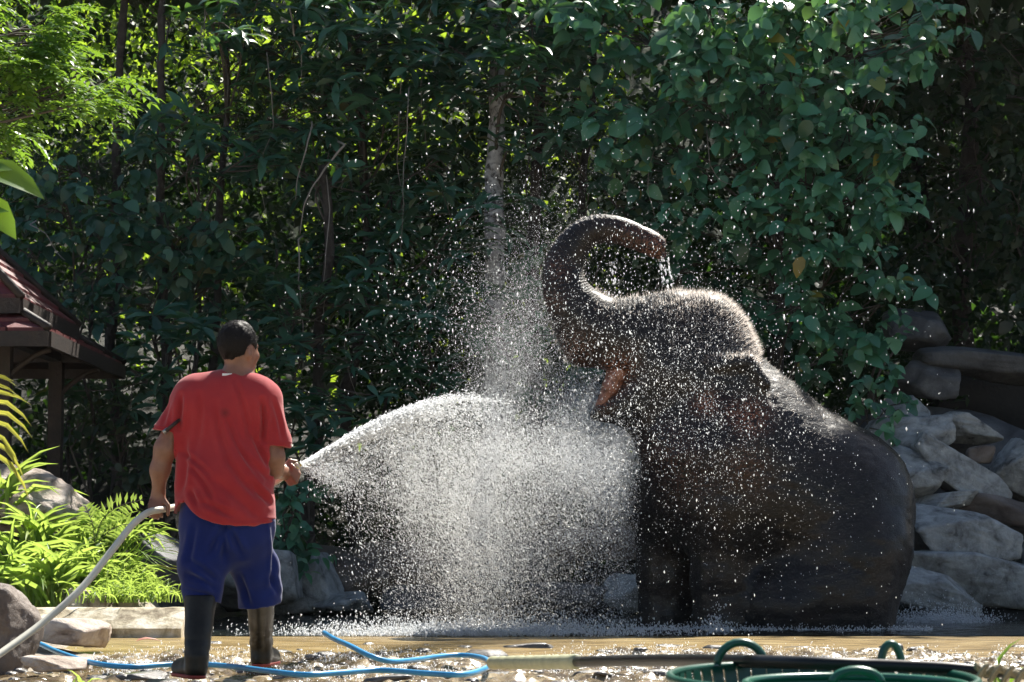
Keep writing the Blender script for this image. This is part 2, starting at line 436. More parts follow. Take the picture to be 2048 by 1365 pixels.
def sheet(name, x0, x1, y0, y1, nx, ny, fz, mat, label):
    X, Y = np.meshgrid(np.linspace(x0, x1, nx), np.linspace(y0, y1, ny), indexing='ij')
    Z = fz(X, Y)
    return tag(obj(name, np.stack([X, Y, Z], -1).reshape(-1, 3), gridfaces(nx, ny), mat), label, kind="structure")
def pool_z(X, Y):
    p = np.stack([X, Y * 0.6, X * 0], -1)
    d = np.exp(-((X - 0.2) ** 2 / 2.2 + (Y - 15.8) ** 2 / 1.2)) + 0.7 * np.exp(-((X - 1.6) ** 2 / 2.5 + (Y - 16.3) ** 2 / .8))
    return 0.004 * vnoise(p, 4, 1) + 0.003 * vnoise(p, 11, 2) + d * (0.012 * vnoise(p, 9, 3) + 0.012 * vnoise(p, 21, 4))
sheet("pool_water", -3.2, 9, 15.25, 22.6, 320, 180, pool_z, M['pool'], "dark rippled pool water around the elephant")
# the shallow golden lip of the pool
lm, ln, lb_ = new_mat("shallow_golden_water")
pos = nd(ln, "ShaderNodeNewGeometry").outputs["Position"]
mp = nd(ln, "ShaderNodeMapping"); mp.inputs["Scale"].default_value = (1.0, 3.5, 1); ln.links.new(pos, mp.inputs[0])
ln.links.new(ramp(ln, tex(ln, 1.8, 8, 0.65, mp.outputs[0], dist=0.8), [(0.3, (0.09, 0.06, 0.025)), (0.5, (0.27, 0.19, 0.08)), (0.7, (0.42, 0.33, 0.17))]), lb_.inputs["Base Color"])
lb_.inputs["Roughness"].default_value = 0.25; lb_.inputs["IOR"].default_value = 1.33
bp = nd(ln, "ShaderNodeBump"); bp.inputs["Strength"].default_value = 0.35; bp.inputs["Distance"].default_value = 0.03
mp2 = nd(ln, "ShaderNodeMapping"); mp2.inputs["Scale"].default_value = (1.0, 2.5, 1); ln.links.new(pos, mp2.inputs[0])
ln.links.new(tex(ln, 9, 4, 0.6, mp2.outputs[0]), bp.inputs["Height"]); ln.links.new(bp.outputs[0], lb_.inputs["Normal"])
sheet("shallow_water", -3.2, 9, 12.9, 15.3, 200, 40, lambda X, Y: -0.004 - 0.03 * np.clip((13.5 - Y) / .5, 0, 1) + 0.0 * X + 0.006 * vnoise(np.stack([X, Y * 2, X*0], -1), 4, 8) * np.clip((15.2 - Y) / .8, 0.1, 1), lm, "thin golden brown water sliding over the lip of the pool")
def riffle_z(X, Y):
    p = np.stack([X, Y, X * 0], -1)
    a = np.clip((13.7 + .45 * vnoise(np.stack([X, 0 * X, 0 * X], -1), 1.6, 33) + .2 * vnoise(np.stack([X, 0 * X, 0 * X], -1), 5, 34) - Y) / 0.4, 0, 1)
    side = np.clip((X + 2.7) / 0.5, 0, 1)
    return -0.014 - 0.016 * a - 0.05 * (1 - side) + a * (0.022 * vnoise(p, 3.0, 11) + 0.022 * vnoise(p, 8, 12) + 0.017 * vnoise(p, 19, 13) + 0.010 * vnoise(p, 41, 14))
sheet("stream_water", -3.0, 6, 8.6, 13.9, 440, 230, riffle_z, M['riffle'], "sparkling shallow stream running over pebbles")

# ------------------------------------------------------------------ stones
import bmesh
_ico = {}
def ico(n):
    if n not in _ico:
        bm = bmesh.new(); bmesh.ops.create_icosphere(bm, subdivisions=n, radius=1)
        _ico[n] = (np.array([v.co[:] for v in bm.verts]), np.array([[v.index for v in f.verts] for f in bm.faces])); bm.free()
    return _ico[n]
def rock_shape(seed, sub=4, planes=11, sharp=150, rough=0.045, flat=1.0):
    r = np.random.default_rng(seed); D, F = ico(sub)
    n = r.normal(size=(planes, 3)); n[: planes // 3, 2] *= 2.5; n /= np.linalg.norm(n, axis=1)[:, None]
    n = np.vstack([n, (0, 0, 1), (0, 0, -1), (1, 0, 0), (-1, 0, 0), (0, -1, 0), (0, 1, 0)])
    d = np.concatenate([r.uniform(0.6, 1.0, planes), r.uniform(0.8, 0.95, 6)])
    c = np.maximum(D @ n.T, 0.02)
    q = d[None] / c
    R = -np.log(np.exp(-sharp * q).sum(1)) / sharp
    V = D * R[:, None]
    V += D * (rough * fbm(V, 1.6, 4, seed)[:, None])
    V += D * (0.05 * (np.abs(fbm(V * np.array((1, 1, 2.6)), 2.2, 3, seed + 9)) ** 0.4)[:, None]) + D * (0.012 * fbm(V, 9, 3, seed + 3)[:, None])
    return V, F
def rot_m(rx, ry, rz):
    return np.array(Matrix.Rotation(rz, 3, 'Z') @ Matrix.Rotation(ry, 3, 'Y') @ Matrix.Rotation(rx, 3, 'X'))
def rock(name, px, py, Y, w, h, d, seed, mat, label, tilt=0, group=None, sub=4, cat="boulder", rough=0.05, lean=0.0):
    """w, h in photo pixels at depth Y, d metres deep"""
    V, F = rock_shape(seed, sub, rough=rough)
    V = V / np.abs(V).max(0)
    s = Y / FPX
    V = V * np.array((w / 2 * s, d / 2, h / 2 * s))
    V = V @ rot_m(math.radians(lean), math.radians(tilt), 0).T
    c = P(px, py, Y)
    o = obj(name, V, F, M[mat]); o.location = tuple(c)
    return tag(o, label, cat, group)
RG = "grey boulders heaped to the right of the elephant"
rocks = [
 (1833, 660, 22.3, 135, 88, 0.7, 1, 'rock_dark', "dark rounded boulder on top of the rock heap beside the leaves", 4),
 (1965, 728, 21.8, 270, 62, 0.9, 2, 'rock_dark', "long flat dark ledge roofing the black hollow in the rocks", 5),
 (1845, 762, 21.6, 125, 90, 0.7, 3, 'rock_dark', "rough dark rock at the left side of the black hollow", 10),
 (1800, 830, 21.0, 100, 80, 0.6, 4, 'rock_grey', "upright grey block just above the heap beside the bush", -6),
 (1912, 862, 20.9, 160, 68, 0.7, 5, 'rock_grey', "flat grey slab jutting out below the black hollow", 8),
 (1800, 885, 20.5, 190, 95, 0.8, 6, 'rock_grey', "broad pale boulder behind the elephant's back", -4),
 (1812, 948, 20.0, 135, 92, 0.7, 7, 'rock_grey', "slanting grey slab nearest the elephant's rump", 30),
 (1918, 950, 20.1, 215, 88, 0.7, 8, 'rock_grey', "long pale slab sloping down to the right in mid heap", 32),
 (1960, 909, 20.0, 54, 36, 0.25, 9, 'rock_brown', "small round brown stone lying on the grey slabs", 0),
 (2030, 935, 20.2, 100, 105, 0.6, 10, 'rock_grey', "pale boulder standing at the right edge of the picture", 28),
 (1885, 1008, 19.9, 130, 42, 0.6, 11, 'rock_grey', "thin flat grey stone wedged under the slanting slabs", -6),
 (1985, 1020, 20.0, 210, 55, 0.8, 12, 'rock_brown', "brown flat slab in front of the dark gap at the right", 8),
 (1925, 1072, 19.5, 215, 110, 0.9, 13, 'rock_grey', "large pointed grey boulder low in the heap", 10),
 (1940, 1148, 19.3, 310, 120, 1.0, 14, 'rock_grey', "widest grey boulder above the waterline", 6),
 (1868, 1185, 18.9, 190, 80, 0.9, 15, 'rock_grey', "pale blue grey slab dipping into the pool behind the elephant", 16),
 (1990, 800, 22.8, 240, 190, 0.5, 17, 'rock_shaded', "rock face coloured black for the shade at the back of the hollow", 0),
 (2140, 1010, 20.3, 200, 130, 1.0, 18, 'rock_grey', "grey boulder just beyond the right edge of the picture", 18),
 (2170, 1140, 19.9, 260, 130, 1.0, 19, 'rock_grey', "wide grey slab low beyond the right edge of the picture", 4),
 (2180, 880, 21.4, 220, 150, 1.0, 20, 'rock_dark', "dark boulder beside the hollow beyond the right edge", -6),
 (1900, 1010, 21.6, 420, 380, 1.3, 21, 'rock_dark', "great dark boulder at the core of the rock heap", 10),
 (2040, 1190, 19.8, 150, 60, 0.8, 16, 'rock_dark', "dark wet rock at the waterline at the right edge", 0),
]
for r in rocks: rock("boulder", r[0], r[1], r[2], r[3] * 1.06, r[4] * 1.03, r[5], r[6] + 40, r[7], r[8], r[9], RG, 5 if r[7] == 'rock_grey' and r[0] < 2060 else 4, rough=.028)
RB = "boulders along the far side of the pool"
rocks = [
 (505, 1165, 19.6, 190, 125, 0.9, 21, 'rock_grey', "grey boulder seen between the man's legs", -8),
 (620, 1170, 20.3, 150, 130, 0.9, 22, 'rock_grey', "rounded grey boulder just right of the man's knee", 0),
 (700, 1150, 20.8, 170, 110, 0.9, 23, 'rock_brown', "brownish boulder behind the left part of the spray", 6),
 (800, 1130, 21.0, 190, 100, 0.9, 24, 'rock_brown', "flat topped brown boulder behind the middle of the spray", 0),
 (690, 1205, 20.0, 130, 50, 0.6, 25, 'rock_grey', "low pale stone at the waterline behind the spray", 0),
 (930, 1140, 21.0, 200, 120, 0.9, 26, 'rock_dark', "dark boulder behind the densest spray", 0),
 (1060, 1120, 21.2, 190, 120, 0.9, 27, 'rock_dark', "dark boulder behind the spray nearer the elephant", 4),
 (1190, 1090, 21.0, 200, 70, 0.9, 28, 'rock_brown', "flat brown slab beside the elephant's front leg", 0),
 (1250, 1185, 20.0, 90, 75, 0.6, 29, 'rock_grey', "pale square stone touching the elephant's front leg", 4),
 (1120, 1195, 20.2, 190, 60, 0.7, 30, 'rock_dark', "low dark stone at the waterline left of the pale square stone", 0),
 (860, 1200, 20.2, 220, 60, 0.8, 31, 'rock_dark', "long low dark stone at the waterline behind the spray", 0),
 (1420, 1150, 20.6, 260, 140, 0.9, 32, 'rock_dark', "dark boulder hidden behind the elephant's legs", 0),
]
for r in rocks: rock("boulder", r[0], r[1], r[2], r[3], r[4], r[5], r[6] + 10, r[7], r[8], r[9], RB, 4)
RL = "boulders on the left bank"
rock("boulder", 55, 1010, 17.2, 260, 150, 0.9, 61, 'rock_tan', "large sunlit tan boulder above the strap leaves at the left", 14, RL, 5, rough=0.1)
rock("boulder", 318, 1148, 17.0, 160, 150, 0.9, 62, 'rock_dark', "dark grey boulder left of the man's shorts behind the grasses", 22, RL, 5, rough=0.08)
rock("boulder", 10, 1265, 11.6, 130, 190, 0.5, 63, 'rock_brown', "rough brown boulder at the lower left corner behind the white hose", 14, RL, 5, rough=0.12)
rock("boulder", 175, 1205, 15.75, 90, 52, 0.35, 64, 'rock_tan', "pale stone lying on the concrete kerb among strap leaves", 8, RL, 4, cat="stone")
rock("boulder", 250, 1210, 15.9, 50, 30, 0.25, 65, 'rock_tan', "small pale stone beside the larger one on the kerb", 8, RL, 4, cat="stone")
rock("boulder", 150, 1268, 13.2, 130, 60, 0.5, 66, 'rock_tan', "flat bright stone in front of the kerb's left end", 4, RL, 4, cat="stone")
rock("boulder", 120, 1330, 10.9, 130, 34, 0.4, 67, 'rock_tan', "flat bright stone under the blue hose at the lower left", 4, RL, 4, cat="stone")
SP = "stones in the stream at the bottom of the picture"
stones = [(282, 1356, 104, 26, "long dark stone left of the man's near boot"), (576, 1356, 66, 26, "brown stone in front of the man's far boot"),
 (735, 1292, 34, 14, "small dark stone on the pool lip above the blue hose"), (776, 1358, 100, 20, "dark flat stone under the blue hose at the bottom edge"),
 (880, 1352, 66, 18, "speckled stone touching the blue hose"), (1000, 1350, 88, 13, "flat black stone below the cream hose joint"),
 (1176, 1350, 62, 20, "black stone alone below the dark pipe"), (1318, 1348, 66, 20, "dark stone just left of the green baskets"),
 (190, 1297, 44, 22, "dark stone near the blue hose's left bend"), (420, 1290, 60, 14, "flat stone on the pool lip right of the man's near boot"),
 (660, 1300, 50, 12, "flat brown stone on the lip just right of the blue hose end"), (1060, 1297, 110, 22, "wide wet stone breaking the stream under the spray"),
 (1270, 1297, 60, 14, "wet stone on the lip right of the wide one"), (1350, 1296, 60, 12, "wet stone on the lip left of the basket handle"),
 (1590, 1300, 70, 14, "wet stone on the lip between the basket handles")]
for i, (px, py, w, h, lb) in enumerate(stones):
    Y = 0.66 * FPX / (py + h * 0.3 - 1091)
    rock("stone", px, py, Y, w, h, w * Y / FPX * 0.8, 200 + i, 'pebble', lb, random.uniform(-6, 6), SP, 3, cat="stone")
# countless small pebbles in the riffle
def scatter_mesh(V0, F0, pos, scl, rots):
    n, k = len(pos), len(V0)
    V = np.einsum('nij,nkj->nki', rots * scl[:, None, :], np.broadcast_to(V0, (n, k, 3))) + pos[:, None]
    F = (F0[None] + (np.arange(n) * k)[:, None, None]).reshape(-1, F0.shape[1])
    return V.reshape(-1, 3), F
def rand_rots(n, r=rng):
    q = r.normal(size=(n, 4)); q /= np.linalg.norm(q, axis=1)[:, None]; w, x, y, z = q.T
    return np.stack([1-2*(y*y+z*z), 2*(x*y-z*w), 2*(x*z+y*w), 2*(x*y+z*w), 1-2*(x*x+z*z), 2*(y*z-x*w), 2*(x*z-y*w), 2*(y*z+x*w), 1-2*(x*x+y*y)], 1).reshape(n, 3, 3)
n = 1700
Yp = rng.uniform(9.0, 13.9, n); Xp = rng.uniform(-3.0, 3.4, n)
pos = np.stack([Xp, Yp, riffle_z(Xp, Yp) - 0.008], 1)
sc = rng.lognormal(math.log(0.022), 0.45, n)[:, None] * np.stack([rng.uniform(0.9, 1.6, n), rng.uniform(0.8, 1.3, n), rng.uniform(0.45, 0.7, n)], 1)
a = rng.uniform(0, 2 * PI, n); rz = np.zeros((n, 3, 3)); rz[:, 0, 0] = np.cos(a); rz[:, 0, 1] = -np.sin(a); rz[:, 1, 0] = np.sin(a); rz[:, 1, 1] = np.cos(a); rz[:, 2, 2] = 1
pv, pf = rock_shape(5, 2, 8, 10, 0.04)
V, F = scatter_mesh(pv, pf, pos, sc, rz)
tag(obj("pebbles", V, F, M['pebble']), "countless wet pebbles under the sparkling stream", "pebbles", kind="stuff")

# concrete kerb: two blocks of it
def kerb(px0, px1, py_top, py_bot, Y, dep, label, rzd=0, seed=1):
    a = P(px0, py_bot, Y); b = P(px1, py_bot, Y); t = P(px0, py_top, Y)
    n = 24; ring = []
    h = t[2] + 0.12
    prof = [(-0.7, -1), (-0.7, .3), (-0.62, .38), (0.0, .93), (.12, 1), (.5, 1), (0.5, -1)]
    V = []; F = []
    for i in range(n + 1):
        x = a[0] + (b[0] - a[0]) * i / n
        for (u, v) in prof:
            V.append((x, Y + u * dep, t[2] * v if v > 0 else -0.2))
    V = np.array(V); V += 0.006 * np.stack([vnoise(V, 9, seed + k) for k in range(3)], 1)
    m = len(prof)
    for i in range(n):
        for k in range(m): F.append((i*m + k, i*m + (k+1) % m, (i+1)*m + (k+1) % m, (i+1)*m + k))
    F.append(tuple(range(m))); F.append(tuple(n*m + k for k in range(m - 1, -1, -1)))
    return tag(obj("concrete_kerb", V, F, M['kerb'], smooth=False), label, "kerb", "concrete kerb blocks edging the left bank")
kerb(108, 372, 1216, 1262, 15.25, 0.3, "long stained concrete kerb block under the grasses left of the man")
kerb(44, 103, 1216, 1272, 15.0, 0.45, "short shaded concrete block at the left end of the kerb")

# ------------------------------------------------------------------ leaves and plants
def leaf_tmpl(kind):
    if kind == 'lance': st = [(0.0, 0.0, 0.0), (0.22, 0.62, 0.02), (0.55, 1.0, 0.03), (0.82, 0.55, -0.02), (1.0, 0.0, -0.09)]
    elif kind == 'ovate': st = [(0.0, 0.0, 0.0), (0.14, 0.75, 0.02), (0.42, 1.0, 0.03), (0.75, 0.62, -0.03), (1.0, 0.0, -0.14)]
    elif kind == 'strap': st = [(0.0, 0.5, 0.0), (0.3, 0.95, 0.20), (0.6, 1.0, 0.24), (0.85, 0.6, 0.12), (1.0, 0.0, -0.02)]
    else: st = [(0.0, 0.0, 0.0), (0.45, 1.0, 0.03), (1.0, 0.0, -0.06)]
    V = []; F = []; rows = []
    for (y, w, z) in st:
        if w == 0: rows.append([len(V)]); V.append((0, y, z))
        else:
            rows.append([len(V), len(V) + 1, len(V) + 2]); V += [(-0.5 * w, y, z + 0.06 * w), (0, y, z), (0.5 * w, y, z + 0.06 * w)]
    for a, b in zip(rows[:-1], rows[1:]):
        if len(a) == 1 and len(b) == 3: F += [(a[0], b[1], b[0]), (a[0], b[2], b[1])]
        elif len(a) == 3 and len(b) == 3: F += [(a[0], a[1], b[1]), (a[0], b[1], b[0]), (a[1], a[2], b[2]), (a[1], b[2], b[1])]
        elif len(a) == 3 and len(b) == 1: F += [(a[0], a[1], b[0]), (a[1], a[2], b[0])]
    return np.array(V, float), np.array(F)
TM = {k: leaf_tmpl(k) for k in ('lance', 'ovate', 'strap', 'small')}
class Leaves:
    def __init__(self): self.p = []; self.d = []; self.n = []; self.L = []; self.W = []
    def add(self, p, d, n, L, W):
        self.p.append(p); self.d.append(d); self.n.append(n); self.L.append(L); self.W.append(W)
    def addm(self, p, d, n, L, W):
        for i in range(len(p)): self.add(p[i], d[i], n[i], L[i], W[i])
    def frames(self):
        p = np.array(self.p); d = np.array(self.d); n = np.array(self.n); L = np.array(self.L); W = np.array(self.W)
        d = d / (np.linalg.norm(d, axis=1)[:, None] + 1e-9)
        s = np.cross(d, n); s /= np.linalg.norm(s, axis=1)[:, None] + 1e-9; n = np.cross(s, d)
        R = np.stack([s * W[:, None], d * L[:, None], n * L[:, None]], 2)
        return p, R
_tmesh = {}
def build_leaves(lv, kind, mat, root, nind, name='leaf', rest='foliage'):
    p, R = lv.frames()
    n = len(p)
    if n == 0: return
    V0, F0 = TM[kind]
    x, y = proj(p + R[:, :, 1] * 0.5)
    size = np.linalg.norm(R[:, :, 1], axis=1) * 4400 / np.maximum(p[:, 1], 1)
    inside = (x > -10) & (x < 2060) & (y > -10) & (y < 1375)
    score = p[:, 1] - 0.02 * size + np.where(inside, 0, 100)
    order = np.argsort(score)
    nind = min(nind, int(inside.sum()))
    one, many = order[:nind], order[nind:]
    key = (kind, mat.name)
    if key not in _tmesh:
        me = mesh_from('leaf', V0, F0); me.materials.append(mat); _tmesh[key] = me
    rl = np.array(root.location)
    for i in one:
        o = bpy.data.objects.new(name, _tmesh[key])
        m4 = np.eye(4); m4[:3, :3] = R[i]; m4[:3, 3] = p[i] - rl
        o.parent = root; o.matrix_basis = Matrix(m4.tolist()); COL.objects.link(o)
    if len(many):
        V = np.einsum('nij,kj->nki', R[many], V0) + p[many][:, None]
        F = (F0[None] + (np.arange(len(many)) * len(V0))[:, None, None]).reshape(-1, 3)
        tag(obj(rest, V.reshape(-1, 3), F, mat, root), kind='stuff')
def unit(v): return v / (np.linalg.norm(v) + 1e-9)
def cl_whorl(lv, c, s, r):
    ax = unit(np.array((r.normal(0, 0.45), r.normal(-0.35, 0.4), 1.0)))
    u = unit(np.cross(ax, (0.3, 1, 0.2))); v = np.cross(ax, u)
    k = r.integers(6, 10); a0 = r.uniform(0, 6.28)
    for i in range(k):
        a = a0 + i * 2.4 + r.normal(0, 0.15)
        el = r.uniform(-0.45, 0.4)
        d = math.cos(el) * (math.cos(a) * u + math.sin(a) * v) + math.sin(el) * ax
        L = s * r.uniform(0.75, 1.2)
        lv.add(c + ax * r.normal(0, 0.02), d, ax + r.normal(0, 0.2, 3), L, L * r.uniform(0.24, 0.33))
def cl_ovate(lv, c, s, r):
    g = unit(np.array((r.normal(0, 0.6), r.normal(-0.5, 0.5), r.normal(0.1, 0.5))))
    k = r.integers(4, 8)
    for i in range(k):
        b = c + g * s * 0.32 * (i - k / 2) * 0.7 + r.normal(0, 0.02, 3)
        side = 1 if i % 2 else -1
        d = np.array((side * r.uniform(0.1, 0.8) + r.normal(0, 0.25), r.normal(-0.25, 0.35), r.uniform(-1.0, 0.05)))
        nrm = np.array((r.normal(0, 0.45), -0.55 + r.normal(0, 0.35), 0.75))
        L = s * r.uniform(0.45, 1.2)
        lv.add(b, d, nrm, L, L * r.uniform(0.6, 0.8))
def cl_small(lv, c, s, r, k=16, spread=2.2):
    p = c + r.normal(0, s * spread * 0.45, (k, 3)); d = r.normal(0, 1, (k, 3)) - (0, 0, 0.3)
    n = r.normal(0, 0.6, (k, 3)) + (0, -0.2, 0.8); L = s * r.uniform(0.5, 1.3, k)
    lv.addm(p, d, n, L, L * r.uniform(0.4, 0.7, k))
def cl_pinnate(lv, c, s, r):
    for q in range(r.integers(2, 4)):
        d0 = unit(np.array((r.uniform(0.1, 1.0), r.normal(-0.2, 0.5), r.normal(-0.1, 0.25))))
        sd_ = unit(np.cross(d0, (0, 0, 1))); m = r.integers(7, 10)
        for i in range(m):
            t = (i + 1) / m
            b = c + d0 * s * 3.2 * t + np.array((0, 0, -0.35 * s * 3 * t * t))
            for sg in (-1, 1):
                dd = d0 * 0.5 + sg * sd_ * 1.0 + np.array((0, 0, -0.25)) + r.normal(0, 0.08, 3)
                L = s * r.uniform(0.8, 1.1) * (1.1 - 0.35 * abs(t - 0.5))
                lv.add(b, dd, np.array((0, -0.1, 1)) + r.normal(0, 0.2, 3), L, L * 0.42)
        lv.add(c + d0 * s * 3.3 + np.array((0, 0, -0.35 * s * 3)), d0 + (0, 0, -0.3), (0, 0, 1), s, s * 0.42)
CL = {'whorl': (cl_whorl, 'lance'), 'ovate': (cl_ovate, 'ovate'), 'small': (cl_small, 'small'), 'pinnate': (cl_pinnate, 'small')}
def plant(name, label, cat, group, base, trunk, trad, regions, kind, size, mat, nind, seed, bark='bark_dark', twigs=True, twigmat='twig'):
    """trunk: list of world points; regions: (px,py,Y, rx px, ry px, rdepth m, count)"""
    r = np.random.default_rng(seed)
    root = empty(name, base, label, cat, group)
    fn, tm = CL[kind]
    if trunk is not None:
        tp = catmull(trunk, 6)
        rr = np.linspace(trad, trad * 0.55, len(tp)) * (1 + 0.08 * r.normal(size=len(tp)))
        rr[0] *= 1.4
        v, f = tube(tp, rr, 14)
        v = v + 0.012 * np.stack([vnoise(v, 5, seed + k) for k in range(3)], 1)
        obj('trunk', v, f, M[bark], root)
    lv = Leaves(); tw = []
    for (px, py, Y, rx, ry, rd, cnt) in regions:
        c = P(px, py, Y); s = Y / FPX
        if trunk is not None:
            zt = min(max(c[2] - 0.6 - 0.3 * r.random(), tp[0][2] + 0.3), tp[-1][2]); st = tp[np.argmin(np.abs(tp[:, 2] - zt))]
        else: st = np.array(base) + (r.normal(0, 0.05), r.normal(0, 0.05), 0)
        mid = (st + c) / 2 + (r.normal(0, 0.12), r.normal(0, 0.12), 0.12)
        lp = catmull([st, mid, c], 6); rl = 0.17 * trad if trunk is not None else 0.012
        tw.append(tube(lp, np.linspace(max(rl, 0.012), 0.008, len(lp)), 6))
        for i in range(cnt):
            if i % 4 == 0:
                while True:
                    q = r.uniform(-1, 1, 3)
                    if q @ q < 1: break
                if r.random() < 0.5: q[1] = -math.sqrt(max(0, 1 - q[0]**2 - q[2]**2)) * r.uniform(0.75, 1)
            cc = c + q * np.array((rx * s, rd, ry * s)) + r.normal(0, 1, 3) * size * np.array((.85, .7, .6))
            fn(lv, cc, size * r.uniform(0.8, 1.15), r)
            if twigs and r.random() < 0.55:
                a = lp[r.integers(len(lp) // 2, len(lp))]
                m2 = (a + cc) / 2 + r.normal(0, 0.04, 3)
                tw.append(tube([a, m2, cc], [0.009, 0.006, 0.004], 4, False))
    if tw:
        v, f = join(tw); tag(obj('branches', v, f, M[twigmat], root), kind='stuff')
    build_leaves(lv, tm, M[mat], root, nind)
    return root
def Z0(x, y): return float(terrain_z(np.array([x]), np.array([y]))[0])
def TR(px, Y, pytop, lean=0.0, wob=0.05, seed=0):
    """trunk path through a photo column, from the ground up"""
    r = np.random.default_rng(seed); x = P(px, 900, Y)[0]; top = P(px, pytop, Y)[2]; z = Z0(x, Y) - 0.1
    n = 6; return [(x + lean * (i / n) + (r.normal(0, wob) if 0 < i else 0), Y + r.normal(0, wob), z + (top - z) * i / n) for i in range(n + 1)]
FT = "forest trees behind the pool"
def tree(px, Y, pytop, trad, regions, kind, size, mat, nind, seed, label, bark='bark_dark', lean=0.0, name='forest_tree', cat='tree', group=FT, **kw):
    t = TR(px, Y, pytop, lean, 0.05, seed)
    return plant(name, label, cat, group, t[0], t, trad, regions, kind, size, mat, nind, seed, bark, **kw)

# broad-leaved tree that fills the upper right
tree(1560, 22.0, -40, 0.10, [
 (1200, 60, 21.4, 110, 120, 0.7, 45), (1230, 230, 21.3, 120, 90, 0.6, 34), (1400, 60, 21.0, 140, 110, 0.8, 62), (1400, 190, 20.8, 130, 90, 0.6, 44),
 (1560, 60, 20.8, 130, 110, 0.8, 62), (1590, 200, 20.6, 130, 100, 0.6, 55), (1740, 70, 20.6, 130, 100, 0.8, 62), (1740, 250, 20.6, 120, 90, 0.6, 40),
 (1460, 320, 20.8, 110, 80, 0.5, 34), (1600, 360, 20.5, 110, 90, 0.5, 38), (1730, 370, 20.5, 100, 90, 0.5, 30), (1420, 430, 20.8, 90, 60, 0.4, 22),
 (1690, 500, 20.5, 100, 70, 0.5, 24), (1620, 600, 20.6, 100, 80, 0.5, 24), (1760, 610, 20.8, 80, 70, 0.5, 16), (1680, 710, 20.8, 90, 70, 0.5, 18), (1560, 480, 21.0, 90, 80, .5, 20), (1300, 320, 21.4, 90, 60, .5, 14)],
 'ovate', 0.185, 'leaf_right', 300, 11, "leafy tree with broad drooping leaves above and right of the elephant's trunk")
tree(1180, 22.8, -40, 0.06, [(1150, 120, 22.4, 90, 150, 0.6, 34), (1260, 420, 22.2, 140, 80, 0.5, 34), (1150, 330, 22.6, 80, 100, 0.5, 14), (1400, 520, 22.0, 120, 90, 0.5, 26), (1500, 620, 21.8, 120, 90, 0.5, 22)],
 'ovate', 0.14, 'leaf_dark', 200, 12, "slimmer broad leaved tree behind the raised trunk")
tree(985, 21.9, -60, 0.128, [(1065, 40, 21.3, 80, 80, 0.5, 22), (1070, 160, 21.2, 80, 110, 0.6, 26), (940, 40, 22, 80, 60, .5, 16), (1050, 250, 21.5, 50, 40, .3, 5)],
 'whorl', 0.28, 'leaf_dark', 260, 13, "tree with thick pale mottled trunk rising behind the spray plume", 'bark_pale', 0.02)
tree(720, 22.4, -40, 0.07, [(560, 90, 21.8, 110, 90, 0.6, 28), (700, 70, 21.5, 120, 80, 0.6, 36), (830, 70, 21.6, 110, 90, 0.6, 36), (760, 190, 21.6, 120, 80, 0.5, 30), (900, 190, 21.9, 100, 90, 0.5, 22), (640, 200, 21.9, 90, 70, .5, 16), (880, 320, 22.2, 100, 60, .5, 14)],
 'whorl', 0.29, 'leaf_dark', 280, 14, "tree with whorls of long dark leaves filling the top middle")
tree(425, 22.0, -40, 0.05, [(410, 20, 20.6, 60, 40, 0.3, 8), (470, 60, 21.5, 60, 60, .4, 9), (455, 130, 22, 80, 60, .4, 8)], 'whorl', 0.26, 'leaf_dark', 110, 15, "small tree with large leaf whorls at the top left of centre")
tree(318, 21.7, -60, 0.062, [(520, 130, 22.6, 130, 120, 0.8, 44), (620, 250, 22.6, 130, 110, 0.7, 60), (430, 230, 22.8, 110, 90, 0.7, 20), (340, 40, 22.8, 110, 50, .6, 12)],
 'small', 0.065, 'leaf_shade', 120, 16, "straight grey trunked tree with fine dull leaves at the upper left")
tree(232, 22.2, -60, 0.07, [(200, 320, 22.4, 90, 60, .5, 20), (150, 420, 22.2, 120, 70, .5, 30), (90, 330, 22.2, 80, 70, .5, 22)], 'small', 0.08, 'leaf_shade', 60, 17, "dark trunked tree right behind the sunlit feathery leaves")
tree(628, 21.2, 330, 0.075, [(560, 330, 22.0, 110, 60, .5, 12), (700, 360, 21.8, 110, 80, .5, 18), (640, 480, 22.6, 130, 80, .5, 20), (560, 600, 22.2, 80, 80, .5, 14)], 'whorl', 0.24, 'leaf_dark', 150, 18, "dark leaning trunk with sparse leaf whorls above the man's right side")
tree(1078, 22.4, -60, 0.09, [(1090, 330, 24, 60, 80, .5, 14), (1000, 480, 24, 120, 80, .5, 26), (1120, 520, 23.6, 90, 70, .5, 20)], 'small', 0.09, 'leaf_shade', 60, 19, "dim brown trunk just right of the pale trunk")
# dark trees at the far right; tall ones shade the rocks
for i, (px, Y, rad, regs, lb) in enumerate([
   (1930, 24.0, 0.12, [(1930, 100, 23.4, 130, 140, .8, 60), (1960, 330, 23.4, 120, 120, .8, 46), (1980, 520, 23.6, 110, 90, .7, 26), (1850, 480, 23.4, 90, 120, .7, 30)], "dark tree deep in shade at the upper right behind the rock heap"),
   (2080, 23.2, 0.10, [(2060, 160, 22.6, 90, 160, .8, 46), (2060, 420, 22.4, 70, 110, .6, 28), (2060, 610, 22.6, 60, 80, .6, 14)], "shaded tree cut off by the right edge of the picture"),
   (1860, 25.5, 0.10, [(1820, 560, 25, 110, 90, .8, 34), (1900, 200, 25, 150, 160, .8, 50), (1780, 420, 25, 100, 120, .8, 34)], "dim tree standing farthest back behind the broad leaves at the right")]):
    tree(px, Y, -500, rad, regs + [(px + 30, -220, Y - .3, 250, 150, 1.4, 90), (px + 60, -460, Y, 260, 130, 1.5, 80)], 'ovate', 0.15, 'leaf_shade', 60, 30 + i, lb)
